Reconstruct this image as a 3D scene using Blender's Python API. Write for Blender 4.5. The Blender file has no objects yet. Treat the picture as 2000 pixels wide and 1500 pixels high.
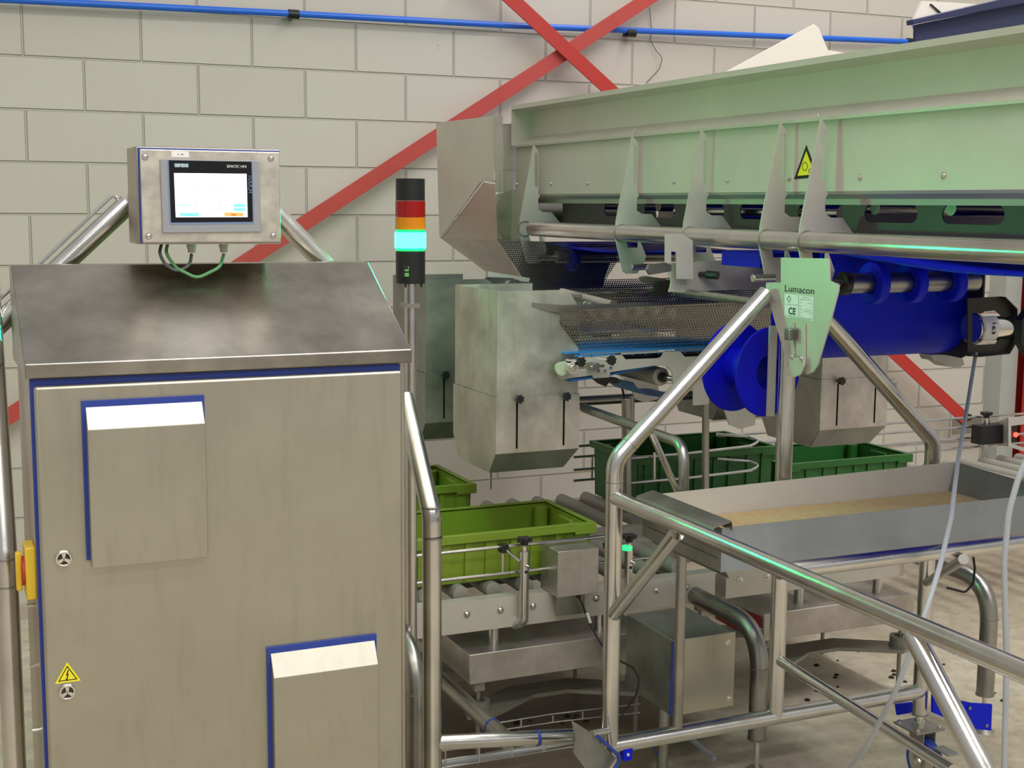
import bpy, bmesh, math, random
from math import sin, cos, pi, radians, sqrt, atan2
from mathutils import Vector, Matrix
from mathutils.geometry import tessellate_polygon
random.seed(7)
S = bpy.context.scene
COL = S.collection

# ------------------------------------------------------------------ camera
H = 1.6
F, PITCH, YAW, ROLL = 2616.15, 0.133285, 0.416655, 0.007746
FW = Vector((sin(YAW)*cos(PITCH), cos(YAW)*cos(PITCH), -sin(PITCH)))
_r = Vector((cos(YAW), -sin(YAW), 0)); _u = _r.cross(FW)
RT = cos(ROLL)*_r + sin(ROLL)*_u
UP = -sin(ROLL)*_r + cos(ROLL)*_u
CAM = Vector((0, 0, H))
cd = bpy.data.cameras.new('camera'); cam = bpy.data.objects.new('camera', cd); COL.objects.link(cam)
cd.sensor_fit = 'HORIZONTAL'; cd.sensor_width = 36; cd.lens = 36*F/2000
cd.clip_start = 0.05; cd.clip_end = 100
cam.matrix_world = Matrix(((RT.x, UP.x, -FW.x, 0), (RT.y, UP.y, -FW.y, 0), (RT.z, UP.z, -FW.z, H), (0, 0, 0, 1)))
S.camera = cam

# ------------------------------------------------------------------ world + light
w = bpy.data.worlds.new('world'); S.world = w; w.use_nodes = True
nt = w.node_tree; nt.nodes.clear()
wo = nt.nodes.new('ShaderNodeOutputWorld'); bg = nt.nodes.new('ShaderNodeBackground')
tc = nt.nodes.new('ShaderNodeTexCoord'); sx = nt.nodes.new('ShaderNodeSeparateXYZ'); rp = nt.nodes.new('ShaderNodeValToRGB')
nt.links.new(tc.outputs['Generated'], sx.inputs[0]); nt.links.new(sx.outputs[2], rp.inputs[0])
rp.color_ramp.elements[0].position = 0.0; rp.color_ramp.elements[0].color = (0.46, 0.45, 0.425, 1)
rp.color_ramp.elements[1].position = 0.5; rp.color_ramp.elements[1].color = (0.62, 0.62, 0.61, 1)
nt.links.new(rp.outputs[0], bg.inputs[0]); bg.inputs[1].default_value = 0.86
nt.links.new(bg.outputs[0], wo.inputs[0])

def area(x, y, z, sx_, sy_, power, col=(1, 0.975, 0.94), rot=(0, 0, 0)):
    l = bpy.data.lights.new('ceiling_lamp_light', 'AREA'); l.shape = 'RECTANGLE'; l.size = sx_; l.size_y = sy_
    l.energy = power; l.color = col
    o = bpy.data.objects.new('ceiling_lamp_light', l); COL.objects.link(o); o.location = (x, y, z); o.rotation_euler = rot
    return o
area(1.5, 0.2, 5.2, 7.0, 1.4, 225)
area(3.8, 2.7, 5.2, 0.35, 5.0, 120)
area(1.5, -3.2, 5.2, 8.0, 0.35, 230)
S.view_settings.view_transform = 'Standard'; S.view_settings.look = 'None'
S.view_settings.exposure = 0.0; S.view_settings.gamma = 1.0
S.view_settings.use_curve_mapping = False

# ------------------------------------------------------------------ picture ray helpers (measure points on known planes)
def ray(x, y): return FW + RT*((x-1000)/F) - UP*((y-750)/F)
def AY(x, y, v): d = ray(x, y); return CAM + d*(v/d.y)
def AX(x, y, v): d = ray(x, y); return CAM + d*(v/d.x)
def AZ(x, y, v): d = ray(x, y); return CAM + d*((v-H)/d.z)

# ------------------------------------------------------------------ materials
def newmat(name):
    m = bpy.data.materials.new(name); m.use_nodes = True
    n = m.node_tree.nodes; n.clear()
    o = n.new('ShaderNodeOutputMaterial'); b = n.new('ShaderNodeBsdfPrincipled')
    m.node_tree.links.new(b.outputs[0], o.inputs[0])
    return m, m.node_tree, b, o
def srgb(r, g, b):
    f = lambda c: ((c/255+0.055)/1.055)**2.4 if c > 10 else c/255/12.92
    return (f(r), f(g), f(b), 1)
def mixc(t, fac, a, b):
    mx = t.nodes.new('ShaderNodeMix'); mx.data_type = 'RGBA'
    if fac is not None: t.links.new(fac, mx.inputs[0])
    if isinstance(a, tuple): mx.inputs[6].default_value = a
    else: t.links.new(a, mx.inputs[6])
    if isinstance(b, tuple): mx.inputs[7].default_value = b
    else: t.links.new(b, mx.inputs[7])
    return mx.outputs[2]
def noise(t, scale, detail=4, vec=None, rough=0.6):
    n = t.nodes.new('ShaderNodeTexNoise'); n.inputs['Scale'].default_value = scale; n.inputs['Detail'].default_value = detail
    n.inputs['Roughness'].default_value = rough
    if vec is not None: t.links.new(vec, n.inputs['Vector'])
    return n.outputs['Fac']
def ramp(t, src, p0, p1, c0=(0, 0, 0, 1), c1=(1, 1, 1, 1)):
    r = t.nodes.new('ShaderNodeValToRGB'); r.color_ramp.elements[0].position = p0; r.color_ramp.elements[1].position = p1
    r.color_ramp.elements[0].color = c0; r.color_ramp.elements[1].color = c1
    t.links.new(src, r.inputs[0]); return r.outputs[0]
def coords(t, scale=(1, 1, 1), kind='Object'):
    c = t.nodes.new('ShaderNodeTexCoord'); mp = t.nodes.new('ShaderNodeMapping'); mp.inputs['Scale'].default_value = scale
    t.links.new(c.outputs[kind], mp.inputs[0]); return mp.outputs[0]
def maprange(t, src, a, b, c, d):
    m = t.nodes.new('ShaderNodeMapRange'); t.links.new(src, m.inputs[0])
    for i, v in zip((1, 2, 3, 4), (a, b, c, d)): m.inputs[i].default_value = v
    return m.outputs[0]
def bump(t, b, h, strength, dist=0.002):
    n = t.nodes.new('ShaderNodeBump'); n.inputs['Strength'].default_value = strength; n.inputs['Distance'].default_value = dist
    t.links.new(h, n.inputs['Height']); t.links.new(n.outputs[0], b.inputs['Normal'])

def steel(name, col, rough=0.34, brush=(2, 2, 120), patch=4.0, amt=0.18, rvar=0.12, smudge=0.0, metal=1.0, streak=0.0):
    m, t, b, o = newmat(name)
    b.inputs['Metallic'].default_value = metal
    v1 = coords(t); n1 = noise(t, patch, 5, v1, 0.62)
    v2 = coords(t, brush); n2 = noise(t, 6, 3, v2)
    dark = tuple(c*(1-amt) for c in col[:3])+(1,); lite = tuple(min(1, c*(1+amt*0.6)) for c in col[:3])+(1,)
    c = mixc(t, ramp(t, n1, 0.35, 0.68), dark, lite)
    if smudge > 0:
        n3 = noise(t, patch*2.3, 6, v1, 0.7)
        c = mixc(t, ramp(t, n3, 0.55, 0.75, (0, 0, 0, 1), (smudge,)*3+(1,)), c, tuple(x*0.55 for x in col[:3])+(1,))
    if streak > 0:
        n4 = noise(t, 3.2, 6, coords(t, (9, 9, 1.1)), 0.72)
        c = mixc(t, ramp(t, n4, 0.52, 0.80, (0, 0, 0, 1), (streak,)*3+(1,)), c, tuple(x*0.45 for x in col[:3])+(1,))
    t.links.new(c, b.inputs['Base Color'])
    r = maprange(t, n1, 0.3, 0.7, rough-rvar/2, rough+rvar/2); t.links.new(r, b.inputs['Roughness'])
    bump(t, b, n2, 0.10, 0.0006)
    return m
def plain(name, col, rough=0.5, metal=0.0, var=0.12, sc=9, bmp=0.0):
    m, t, b, o = newmat(name)
    n1 = noise(t, sc, 4, coords(t))
    c = mixc(t, n1, tuple(x*(1-var) for x in col[:3])+(1,), tuple(min(1, x*(1+var)) for x in col[:3])+(1,))
    t.links.new(c, b.inputs['Base Color']); b.inputs['Roughness'].default_value = rough; b.inputs['Metallic'].default_value = metal
    if bmp: bump(t, b, noise(t, sc*12, 3, coords(t)), bmp, 0.001)
    return m
def emis(name, col, strength, base=None):
    m, t, b, o = newmat(name)
    b.inputs['Base Color'].default_value = base or col; b.inputs['Emission Color'].default_value = col
    b.inputs['Emission Strength'].default_value = strength; b.inputs['Roughness'].default_value = 0.25
    return m

M = {}
M['door'] = steel('brushed_steel_door', srgb(186, 182, 168), 0.42, (160, 2, 1.5), 2.2, 0.08, 0.06, 0.14, 1.0, 0.30)
M['hood'] = steel('scratched_steel_hood', srgb(176, 170, 160), 0.30, (3, 90, 3), 3.5, 0.35, 0.16, 0.25)
M['body'] = steel('cabinet_steel', srgb(188, 180, 164), 0.36, (120, 120, 2), 3, 0.10)
M['cap'] = steel('pressed_steel', srgb(214, 208, 196), 0.45, (60, 60, 60), 30, 0.12)
M['tube'] = steel('polished_tube', srgb(208, 206, 202), 0.22, (50, 50, 50), 9, 0.12, 0.10)
M['tubed'] = steel('dull_tube', srgb(164, 162, 156), 0.34, (50, 50, 50), 9, 0.16, 0.10)
M['sheet'] = steel('satin_sheet', srgb(206, 200, 188), 0.50, (2, 90, 90), 3, 0.07, 0.08, 0.10, 0.30)
M['bead'] = steel('bead_blasted_plate', srgb(200, 196, 187), 0.55, (90, 90, 90), 7, 0.07, 0.06, 0.05, 0.45)
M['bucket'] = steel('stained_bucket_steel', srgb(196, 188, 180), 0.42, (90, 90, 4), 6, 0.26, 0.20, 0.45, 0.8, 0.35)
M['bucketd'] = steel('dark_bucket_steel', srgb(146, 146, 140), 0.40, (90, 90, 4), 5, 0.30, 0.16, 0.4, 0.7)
M['tray'] = steel('galvanised_tray', srgb(154, 161, 168), 0.48, (60, 60, 60), 5, 0.16, 0.10, 0.15, 0.7)
M['cast'] = plain('grey_cast_metal', srgb(150, 147, 138), 0.45, 0.6)
M['chrome'] = plain('chrome', srgb(225, 222, 215), 0.12, 1.0, 0.03)
M['black'] = plain('black_plastic', srgb(24, 24, 26), 0.4)
M['rubber'] = plain('black_rubber', srgb(22, 22, 22), 0.6)
M['blue'] = plain('blue_seal', srgb(38, 62, 150), 0.5)
M['belt'] = plain('blue_belt', srgb(8, 30, 205), 0.5, 0, 0.08, 20)
M['belt2'] = plain('light_blue_belt', srgb(34, 118, 190), 0.45)
for _k in ('belt',): M[_k].node_tree.nodes['Principled BSDF'].inputs['Specular IOR Level'].default_value = 0.2
M['disc'] = plain('blue_disc_plastic', srgb(8, 14, 190), 0.55)
M['disc'].node_tree.nodes['Principled BSDF'].inputs['Specular IOR Level'].default_value = 0.2
M['pipeblue'] = plain('blue_pipe_paint', srgb(36, 104, 214), 0.35)
M['red'] = plain('red_oxide_paint', srgb(186, 50, 42), 0.5, 0, 0.10, 6)
M['redd'] = plain('faded_red_paint', srgb(186, 72, 66), 0.42, 0, 0.14, 5)
M['yellow'] = plain('yellow_plastic', srgb(226, 190, 50), 0.45)
M['sticky'] = plain('yellow_sticker', srgb(240, 228, 40), 0.5, 0, 0.03)
M['ink'] = plain('black_ink', srgb(16, 16, 14), 0.6, 0, 0.02)
M['white'] = plain('white_label', srgb(232, 232, 230), 0.5, 0, 0.03)
M['whitesheet'] = plain('white_plastic_sheet', srgb(236, 230, 218), 0.4, 0, 0.04)
M['navy'] = plain('dark_blue_steel_tray', srgb(58, 62, 92), 0.4, 0.3)
M['lime'] = plain('olive_green_crate', srgb(124, 148, 40), 0.5, 0, 0.10, 6)
M['green'] = plain('dark_green_crate', srgb(34, 96, 36), 0.45, 0, 0.12, 6)
M['greycable'] = plain('grey_cable', srgb(168, 172, 178), 0.5)
M['darkcable'] = plain('dark_grey_cable', srgb(90, 94, 92), 0.5)
M['greencable'] = plain('green_cable', srgb(90, 150, 96), 0.5)
M['blackcable'] = plain('black_cable', srgb(20, 20, 20), 0.5)
M['gland'] = plain('grey_gland', srgb(176, 172, 160), 0.5)
M['bezel'] = plain('grey_bezel', srgb(150, 152, 156), 0.45, 0, 0.03)
M['bezelb'] = plain('blue_grey_bezel', srgb(118, 140, 176), 0.45, 0, 0.03)
M['glass'] = plain('black_glass', srgb(16, 17, 20), 0.12, 0, 0.02)
M['roller'] = plain('grey_plastic_roller', srgb(152, 148, 140), 0.5)
M['ptfe'] = plain('white_plastic_roller', srgb(178, 172, 156), 0.45)
M['innersteel'] = plain('shaded_inner_steel', srgb(88, 86, 82), 0.55, 0.6)  # shade below the conveyor flank is put into this darker steel colour
M['dark'] = plain('dark_steel', srgb(70, 68, 64), 0.5, 0.7)
M['redlabel'] = plain('dark_red_label', srgb(150, 26, 30), 0.5)
M['greytext'] = plain('pale_label_letters', srgb(190, 184, 176), 0.5)
M['mint'] = plain('pale_label', srgb(226, 236, 232), 0.5, 0, 0.02)
M['greypaint'] = plain('grey_wall_paint', srgb(168, 170, 164), 0.6)
M['grain'] = plain('spilled_grain', srgb(186, 160, 116), 0.9, 0, 0.3, 90, 0.5)
M['crumb'] = plain('dark_crumbs', srgb(44, 34, 26), 0.9)
M['screen'] = emis('lit_screen', (1, 1, 1, 1), 1.25)
M['scyan'] = emis('screen_cyan', srgb(120, 220, 240), 0.9)
M['spale'] = emis('screen_pale_blue', srgb(170, 220, 235), 0.85)
M['sorange'] = emis('screen_orange', srgb(255, 150, 80), 0.95)
M['sred'] = emis('screen_red', srgb(200, 40, 40), 0.6)
M['sgrey'] = emis('screen_grey', srgb(110, 130, 150), 0.5)
M['redled'] = emis('red_indicator', (1, 0.05, 0.03, 1), 4)
M['greenlit'] = emis('lit_green_lens', (0.001, 1.0, 0.30, 1), 265, (0.02, 0.4, 0.2, 1))
M['greenglow'] = emis('green_glow_lens', (0.0, 0.6, 0.12, 1), 0.9, (0.02, 0.3, 0.1, 1))
M['redlens'] = plain('red_lens', srgb(150, 12, 10), 0.2)
M['amberlens'] = plain('amber_lens', srgb(214, 130, 10), 0.2)

def perf_mat(name, col, pitch=0.0075, hole=0.33, rough=0.35):
    m, t, b, o = newmat(name)
    b.inputs['Metallic'].default_value = 1.0; b.inputs['Base Color'].default_value = col; b.inputs['Roughness'].default_value = rough
    uv = t.nodes.new('ShaderNodeUVMap'); s = t.nodes.new('ShaderNodeSeparateXYZ'); t.links.new(uv.outputs[0], s.inputs[0])
    def mth(op, a, b_=None, c=None):
        n = t.nodes.new('ShaderNodeMath'); n.operation = op
        for i, q in enumerate((a, b_, c)):
            if q is None: continue
            if isinstance(q, (int, float)): n.inputs[i].default_value = q
            else: t.links.new(q, n.inputs[i])
        return n.outputs[0]
    u = mth('DIVIDE', s.outputs[0], pitch); v = mth('DIVIDE', s.outputs[1], pitch*0.866)
    row = mth('FLOOR', v); half = mth('MULTIPLY', mth('FLOORED_MODULO', row, 2.0), 0.5)
    fu = mth('SUBTRACT', mth('FRACT', mth('ADD', u, half)), 0.5)
    fv = mth('MULTIPLY', mth('SUBTRACT', mth('FRACT', v), 0.5), 0.866)
    d = mth('SQRT', mth('ADD', mth('MULTIPLY', fu, fu), mth('MULTIPLY', fv, fv)))
    h = mth('LESS_THAN', d, hole)
    tr = t.nodes.new('ShaderNodeBsdfTransparent'); mx = t.nodes.new('ShaderNodeMixShader')
    t.links.new(h, mx.inputs[0]); t.links.new(b.outputs[0], mx.inputs[1]); t.links.new(tr.outputs[0], mx.inputs[2])
    t.links.new(mx.outputs[0], o.inputs[0])
    return m
M['perf'] = perf_mat('perforated_steel', srgb(146, 144, 138), 0.0095, 0.37, 0.3)
M['perff'] = perf_mat('fine_perforated_steel', srgb(190, 182, 170), 0.006, 0.28)

# wall blocks
def wall_material():
    m, t, b, o = newmat('painted_block_wall')
    c = t.nodes.new('ShaderNodeTexCoord'); s = t.nodes.new('ShaderNodeSeparateXYZ'); t.links.new(c.outputs['Object'], s.inputs[0])
    cb = t.nodes.new('ShaderNodeCombineXYZ')
    ax = t.nodes.new('ShaderNodeMath'); ax.operation = 'ADD'; ax.inputs[1].default_value = WALL_DX; t.links.new(s.outputs[0], ax.inputs[0])
    az = t.nodes.new('ShaderNodeMath'); az.operation = 'ADD'; az.inputs[1].default_value = WALL_DZ; t.links.new(s.outputs[2], az.inputs[0])
    t.links.new(ax.outputs[0], cb.inputs[0]); t.links.new(az.outputs[0], cb.inputs[1])
    br = t.nodes.new('ShaderNodeTexBrick'); t.links.new(cb.outputs[0], br.inputs['Vector'])
    br.inputs['Scale'].default_value = 1; br.inputs['Brick Width'].default_value = 0.441; br.inputs['Row Height'].default_value = 0.2
    br.inputs['Mortar Size'].default_value = 0.006; br.inputs['Mortar Smooth'].default_value = 0.6; br.offset = 0.5; br.offset_frequency = 2
    br.inputs['Color1'].default_value = srgb(204, 198, 188); br.inputs['Color2'].default_value = srgb(197, 190, 179)
    br.inputs['Mortar'].default_value = srgb(180, 176, 164); br.inputs['Bias'].default_value = 0
    st = noise(t, 5, 4, coords(t, (14, 14, 0.6))); big = noise(t, 0.9, 5, coords(t)); fine = noise(t, 60, 3, coords(t))
    c1 = mixc(t, ramp(t, big, 0.35, 0.7, (0, 0, 0, 1), (0.22, 0.22, 0.22, 1)), br.outputs['Color'], srgb(182, 176, 156))
    sp = noise(t, 26, 2, coords(t)); c2 = mixc(t, ramp(t, sp, 0.76, 0.80, (0, 0, 0, 1), (0.5, 0.5, 0.5, 1)), c1, srgb(120, 112, 96))
    t.links.new(c2, b.inputs['Base Color']); b.inputs['Roughness'].default_value = 0.6
    inv = t.nodes.new('ShaderNodeMath'); inv.operation = 'MULTIPLY_ADD'; inv.inputs[1].default_value = -1; inv.inputs[2].default_value = 1
    t.links.new(br.outputs['Fac'], inv.inputs[0])
    a1 = t.nodes.new('ShaderNodeMath'); a1.operation = 'MULTIPLY_ADD'; a1.inputs[1].default_value = 0.10; t.links.new(st, a1.inputs[0]); t.links.new(inv.outputs[0], a1.inputs[2])
    a2 = t.nodes.new('ShaderNodeMath'); a2.operation = 'MULTIPLY_ADD'; a2.inputs[1].default_value = 0.05; t.links.new(fine, a2.inputs[0]); t.links.new(a1.outputs[0], a2.inputs[2])
    bump(t, b, a2.outputs[0], 0.9, 0.006)
    return m
WALL_DX, WALL_DZ = -0.623+0.441*20, -2.147+0.2*30
M['wall'] = wall_material()
def floor_material():
    m, t, b, o = newmat('stained_concrete')
    n1 = noise(t, 1.6, 6, coords(t), 0.65); n2 = noise(t, 14, 5, coords(t), 0.7); n3 = noise(t, 7, 6, coords(t), 0.75)
    c = mixc(t, ramp(t, n1, 0.35, 0.65), srgb(172, 160, 137), srgb(204, 195, 175))
    c = mixc(t, ramp(t, n2, 0.35, 0.75, (0, 0, 0, 1), (0.5, 0.5, 0.5, 1)), c, srgb(100, 84, 62))
    c = mixc(t, ramp(t, n3, 0.66, 0.70), c, srgb(188, 180, 162))
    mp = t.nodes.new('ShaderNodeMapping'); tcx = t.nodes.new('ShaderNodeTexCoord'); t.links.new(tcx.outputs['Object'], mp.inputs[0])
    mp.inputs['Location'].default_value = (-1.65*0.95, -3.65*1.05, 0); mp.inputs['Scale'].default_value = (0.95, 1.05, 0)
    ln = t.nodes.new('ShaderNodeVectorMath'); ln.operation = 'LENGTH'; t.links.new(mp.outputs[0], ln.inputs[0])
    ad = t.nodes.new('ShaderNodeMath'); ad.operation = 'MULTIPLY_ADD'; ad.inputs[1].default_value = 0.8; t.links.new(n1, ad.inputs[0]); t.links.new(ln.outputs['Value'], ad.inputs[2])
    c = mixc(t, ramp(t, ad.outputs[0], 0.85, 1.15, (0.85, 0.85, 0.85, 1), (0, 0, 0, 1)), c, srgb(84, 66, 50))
    t.links.new(c, b.inputs['Base Color']); b.inputs['Roughness'].default_value = 0.6
    bump(t, b, n2, 0.3, 0.002)
    return m
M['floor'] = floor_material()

# ------------------------------------------------------------------ mesh builder
ORG = {}
class MB:
    def __init__(s): s.v = []; s.f = []; s.uv = None
    def add(s, vs, fs):
        o = len(s.v); s.v += [Vector(p) for p in vs]; s.f += [tuple(i+o for i in f) for f in fs]; return s
    def box(s, x0, x1, y0, y1, z0, z1):
        vs = [(x, y, z) for z in (z0, z1) for y in (y0, y1) for x in (x0, x1)]
        return s.add(vs, [(0, 2, 3, 1), (4, 5, 7, 6), (0, 1, 5, 4), (2, 6, 7, 3), (0, 4, 6, 2), (1, 3, 7, 5)])
    def hexa(s, a, b):      # two matching quads
        n = len(a); fs = [tuple(range(n))[::-1], tuple(range(n, 2*n))]+[(i, (i+1) % n, n+(i+1) % n, n+i) for i in range(n)]
        return s.add(list(a)+list(b), fs)
    def prism(s, poly, ext, holes=()):
        ext = Vector(ext); poly = [Vector(p) for p in poly]; holes = [[Vector(p) for p in h] for h in holes]
        if not holes: return s.hexa(poly, [p+ext for p in poly])
        loops = [poly]+holes; flat = [p for l in loops for p in l]
        tris = tessellate_polygon(loops); n = len(flat)
        fs = [tuple(t) for t in tris]+[tuple(i+n for i in reversed(t)) for t in tris]
        o = 0
        for l in loops:
            k = len(l); fs += [(o+i, o+(i+1) % k, n+o+(i+1) % k, n+o+i) for i in range(k)]; o += k
        return s.add(flat+[p+ext for p in flat], fs)
    def cyl(s, a, b, r, seg=24, r2=None, flute=0, nf=0):
        a = Vector(a); b = Vector(b); r2 = r if r2 is None else r2; d = (b-a).normalized()
        u = d.orthogonal().normalized(); v = d.cross(u); vs = []
        for c, rr in ((a, r), (b, r2)):
            for i in range(seg):
                k = rr*(1+(flute if (nf and (i % 2)) else 0)); t = 2*pi*i/seg; vs.append(c+(u*cos(t)+v*sin(t))*k)
        fs = [(i, (i+1) % seg, seg+(i+1) % seg, seg+i) for i in range(seg)]+[tuple(range(seg))[::-1], tuple(range(seg, 2*seg))]
        return s.add(vs, fs)
    def ring(s, a, b, r, ri, seg=40):
        a = Vector(a); b = Vector(b); d = (b-a).normalized(); u = d.orthogonal().normalized(); v = d.cross(u); vs = []
        for c, rr in ((a, r), (b, r), (b, ri), (a, ri)):
            for i in range(seg): t = 2*pi*i/seg; vs.append(c+(u*cos(t)+v*sin(t))*rr)
        fs = []
        for k in range(4):
            for i in range(seg): j = (i+1) % seg; k2 = (k+1) % 4; fs.append((k*seg+i, k*seg+j, k2*seg+j, k2*seg+i))
        return s.add(vs, fs)
    def pipe(s, pts, r, bend=0.0, seg=20, ri=None):
        pts = [Vector(p) for p in pts]; path = [pts[0]]
        for i in range(1, len(pts)-1):
            p = pts[i]; a = (pts[i-1]-p); c = (pts[i+1]-p); ang = a.angle(c)
            if bend <= 0 or ang > pi-0.02: path.append(p); continue
            t = min(bend/math.tan(ang/2), a.length*0.48, c.length*0.48); A = p+a.normalized()*t; B = p+c.normalized()*t
            for k in range(0, 9):
                q = k/8; path.append(A*(1-q)**2+p*2*q*(1-q)+B*q*q)
        path.append(pts[-1])
        d0 = (path[1]-path[0]).normalized(); u = d0.orthogonal().normalized(); vs = []; n = len(path)
        for i, p in enumerate(path):
            if i == 0: d = d0
            elif i == n-1: d = (path[-1]-path[-2]).normalized()
            else: d = ((path[i+1]-p).normalized()+(p-path[i-1]).normalized()).normalized()
            u = (u-d*u.dot(d)).normalized(); v = d.cross(u)
            for k in range(seg): t = 2*pi*k/seg; vs.append(p+(u*cos(t)+v*sin(t))*r)
        fs = [(i*seg+k, i*seg+(k+1) % seg, (i+1)*seg+(k+1) % seg, (i+1)*seg+k) for i in range(n-1) for k in range(seg)]
        fs += [tuple(range(seg))[::-1], tuple(range((n-1)*seg, n*seg))]
        return s.add(vs, fs)
    def dome(s, c, axis, r, h, seg=16):
        c = Vector(c); d = Vector(axis).normalized(); u = d.orthogonal().normalized(); v = d.cross(u); vs = []; rings = 4
        for k in range(rings):
            a = k/rings*pi/2
            for i in range(seg): t = 2*pi*i/seg; vs.append(c+(u*cos(t)+v*sin(t))*r*cos(a)+d*h*sin(a))
        vs.append(c+d*h); fs = [(k*seg+i, k*seg+(i+1) % seg, (k+1)*seg+(i+1) % seg, (k+1)*seg+i) for k in range(rings-1) for i in range(seg)]
        fs += [((rings-1)*seg+i, (rings-1)*seg+(i+1) % seg, rings*seg) for i in range(seg)]+[tuple(range(seg))[::-1]]
        return s.add(vs, fs)
    def strip(s, prof, ext, th):       # open profile -> thin sheet extruded along ext
        ext = Vector(ext); prof = [Vector(p) for p in prof]; e = ext.normalized(); n = len(prof); off = []
        for i in range(n):
            a = prof[max(0, i-1)]; b = prof[min(n-1, i+1)]; off.append((b-a).cross(e).normalized()*th)
        loop = prof+[prof[i]+off[i] for i in reversed(range(n))]
        m = len(loop); vs = loop+[p+ext for p in loop]; fs = [(i, (i+1) % m, m+(i+1) % m, m+i) for i in range(m)]
        for i in range(n-1): q = (i, i+1, m-2-i, m-1-i); fs += [q[::-1], tuple(j+m for j in q)]
        return s.add(vs, fs)
    def mesh(s, name, org, angle=24, uv=False):
        me = bpy.data.meshes.new(name); me.from_pydata([p-org for p in s.v], [], s.f)
        bm = bmesh.new(); bm.from_mesh(me); bmesh.ops.recalc_face_normals(bm, faces=bm.faces); bm.to_mesh(me); bm.free()
        me.shade_smooth(); me.set_sharp_from_angle(angle=radians(angle))
        if uv:
            ul = me.uv_layers.new(name='UVMap')
            big = max(me.polygons, key=lambda p: p.area); n = big.normal
            a = n.orthogonal() if abs(n.z) > 0.95 else Vector((0, 0, 1)).cross(n); a.normalize(); b = n.cross(a)
            for l in me.loops:
                co = me.vertices[l.vertex_index].co; ul.data[l.index].uv = (co.dot(a), co.dot(b))
        return me

def props(o, label, cat, group=None):
    o['label'] = label; o['category'] = cat
    if group: o['group'] = group
def thing(name, label, cat, loc, group=None):
    o = bpy.data.objects.new(name, None); COL.objects.link(o); o.location = Vector(loc); o.empty_display_size = 0.05
    ORG[o.name] = Vector(loc); props(o, label, cat, group); return o
def part(name, mb, mat, parent, label=None, bevel=0, angle=24, uv=False):
    org = ORG[parent.name]
    me = mb.mesh(name, org, angle, uv); me.materials.append(M[mat] if isinstance(mat, str) else mat)
    o = bpy.data.objects.new(name, me); COL.objects.link(o); o.parent = parent; ORG[o.name] = org
    if bevel:
        b = o.modifiers.new('bevel', 'BEVEL'); b.width = bevel; b.segments = 2; b.limit_method = 'ANGLE'; b.angle_limit = radians(24)
    if label: o['label'] = label
    return o
def solid(name, mb, mat, label=None, cat=None, group=None, kind=None, bevel=0, uv=False):
    xs = [p.x for p in mb.v]; ys = [p.y for p in mb.v]; zs = [p.z for p in mb.v]
    org = Vector(((min(xs)+max(xs))/2, (min(ys)+max(ys))/2, min(zs)))
    if kind == 'structure': org = Vector((0, 0, 0))
    me = mb.mesh(name, org, uv=uv); me.materials.append(M[mat])
    o = bpy.data.objects.new(name, me); COL.objects.link(o); o.location = org; ORG[o.name] = org
    if label: props(o, label, cat, group)
    if kind: o['kind'] = kind
    if bevel:
        b = o.modifiers.new('bevel', 'BEVEL'); b.width = bevel; b.segments = 2; b.limit_method = 'ANGLE'; b.angle_limit = radians(24)
    return o
def copy_tree(o, parent=None):
    c = o.copy(); COL.objects.link(c); c.parent = parent; ORG[c.name] = ORG[o.name]
    for ch in list(o.children): copy_tree(ch, c)
    return c
def text_mb(txt, origin, xdir, ydir, height, depth=0.0006, spacing=1.0, width=None, bold=0.0):
    """lettering built as raised mesh, origin = left end of baseline"""
    cu = bpy.data.curves.new('lettering', 'FONT'); cu.body = txt; cu.size = 1.0; cu.extrude = 0.0; cu.space_character = spacing; cu.offset = bold
    cu.resolution_u = 3
    ob = bpy.data.objects.new('lettering', cu); COL.objects.link(ob)
    me = bpy.data.meshes.new_from_object(ob.evaluated_get(bpy.context.evaluated_depsgraph_get()))
    xs = [v.co.x for v in me.vertices]; ys = [v.co.y for v in me.vertices]
    hh = max(ys)-min(0, min(ys)) if ys else 1
    k = height/0.72; kx = k if width is None else width/(max(xs)-min(xs))
    xd = Vector(xdir).normalized(); yd = Vector(ydir).normalized(); nd = xd.cross(yd); o = Vector(origin); x0 = min(xs)
    mb = MB(); vs = [o+xd*((v.co.x-x0)*kx)+yd*(v.co.y*k)+nd*depth for v in me.vertices]
    mb.add(vs, [tuple(p.vertices) for p in me.polygons])
    bpy.data.objects.remove(ob); bpy.data.curves.remove(cu); bpy.data.meshes.remove(me)
    return mb
def star_knob(c, axis, r, h, lobes=7):
    mb = MB(); c = Vector(c); d = Vector(axis).normalized(); u = d.orthogonal().normalized(); v = d.cross(u); n = lobes*8; poly = []
    for i in range(n):
        t = 2*pi*i/n; k = r*(0.86+0.14*cos(lobes*t)); poly.append(c+(u*cos(t)+v*sin(t))*k)
    mb.prism(poly, d*h); mb.cyl(c-d*h*0.9, c, r*0.5, 16)
    return mb
def bolt_mb(c, axis, r, h=None):
    mb = MB(); mb.cyl(c, Vector(c)+Vector(axis).normalized()*0.0015, r*1.35, 16); mb.dome(Vector(c)+Vector(axis).normalized()*0.0015, axis, r, h or r*0.7); return mb
def hexbolt_mb(c, axis, r):
    c = Vector(c); a = Vector(axis).normalized(); mb = MB(); mb.cyl(c, c+a*0.002, r*1.3, 18); mb.cyl(c+a*0.002, c+a*(0.002+r*0.8), r, 6); return mb

# ================================================================== SETTING
WY = 5.55
solid('wall_back', MB().box(-4, 14, WY, WY+0.2, 0, 5.4), 'wall', kind='structure')
solid('floor', MB().box(-6, 14, -7, WY, -0.05, 0), 'floor', kind='structure')
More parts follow.
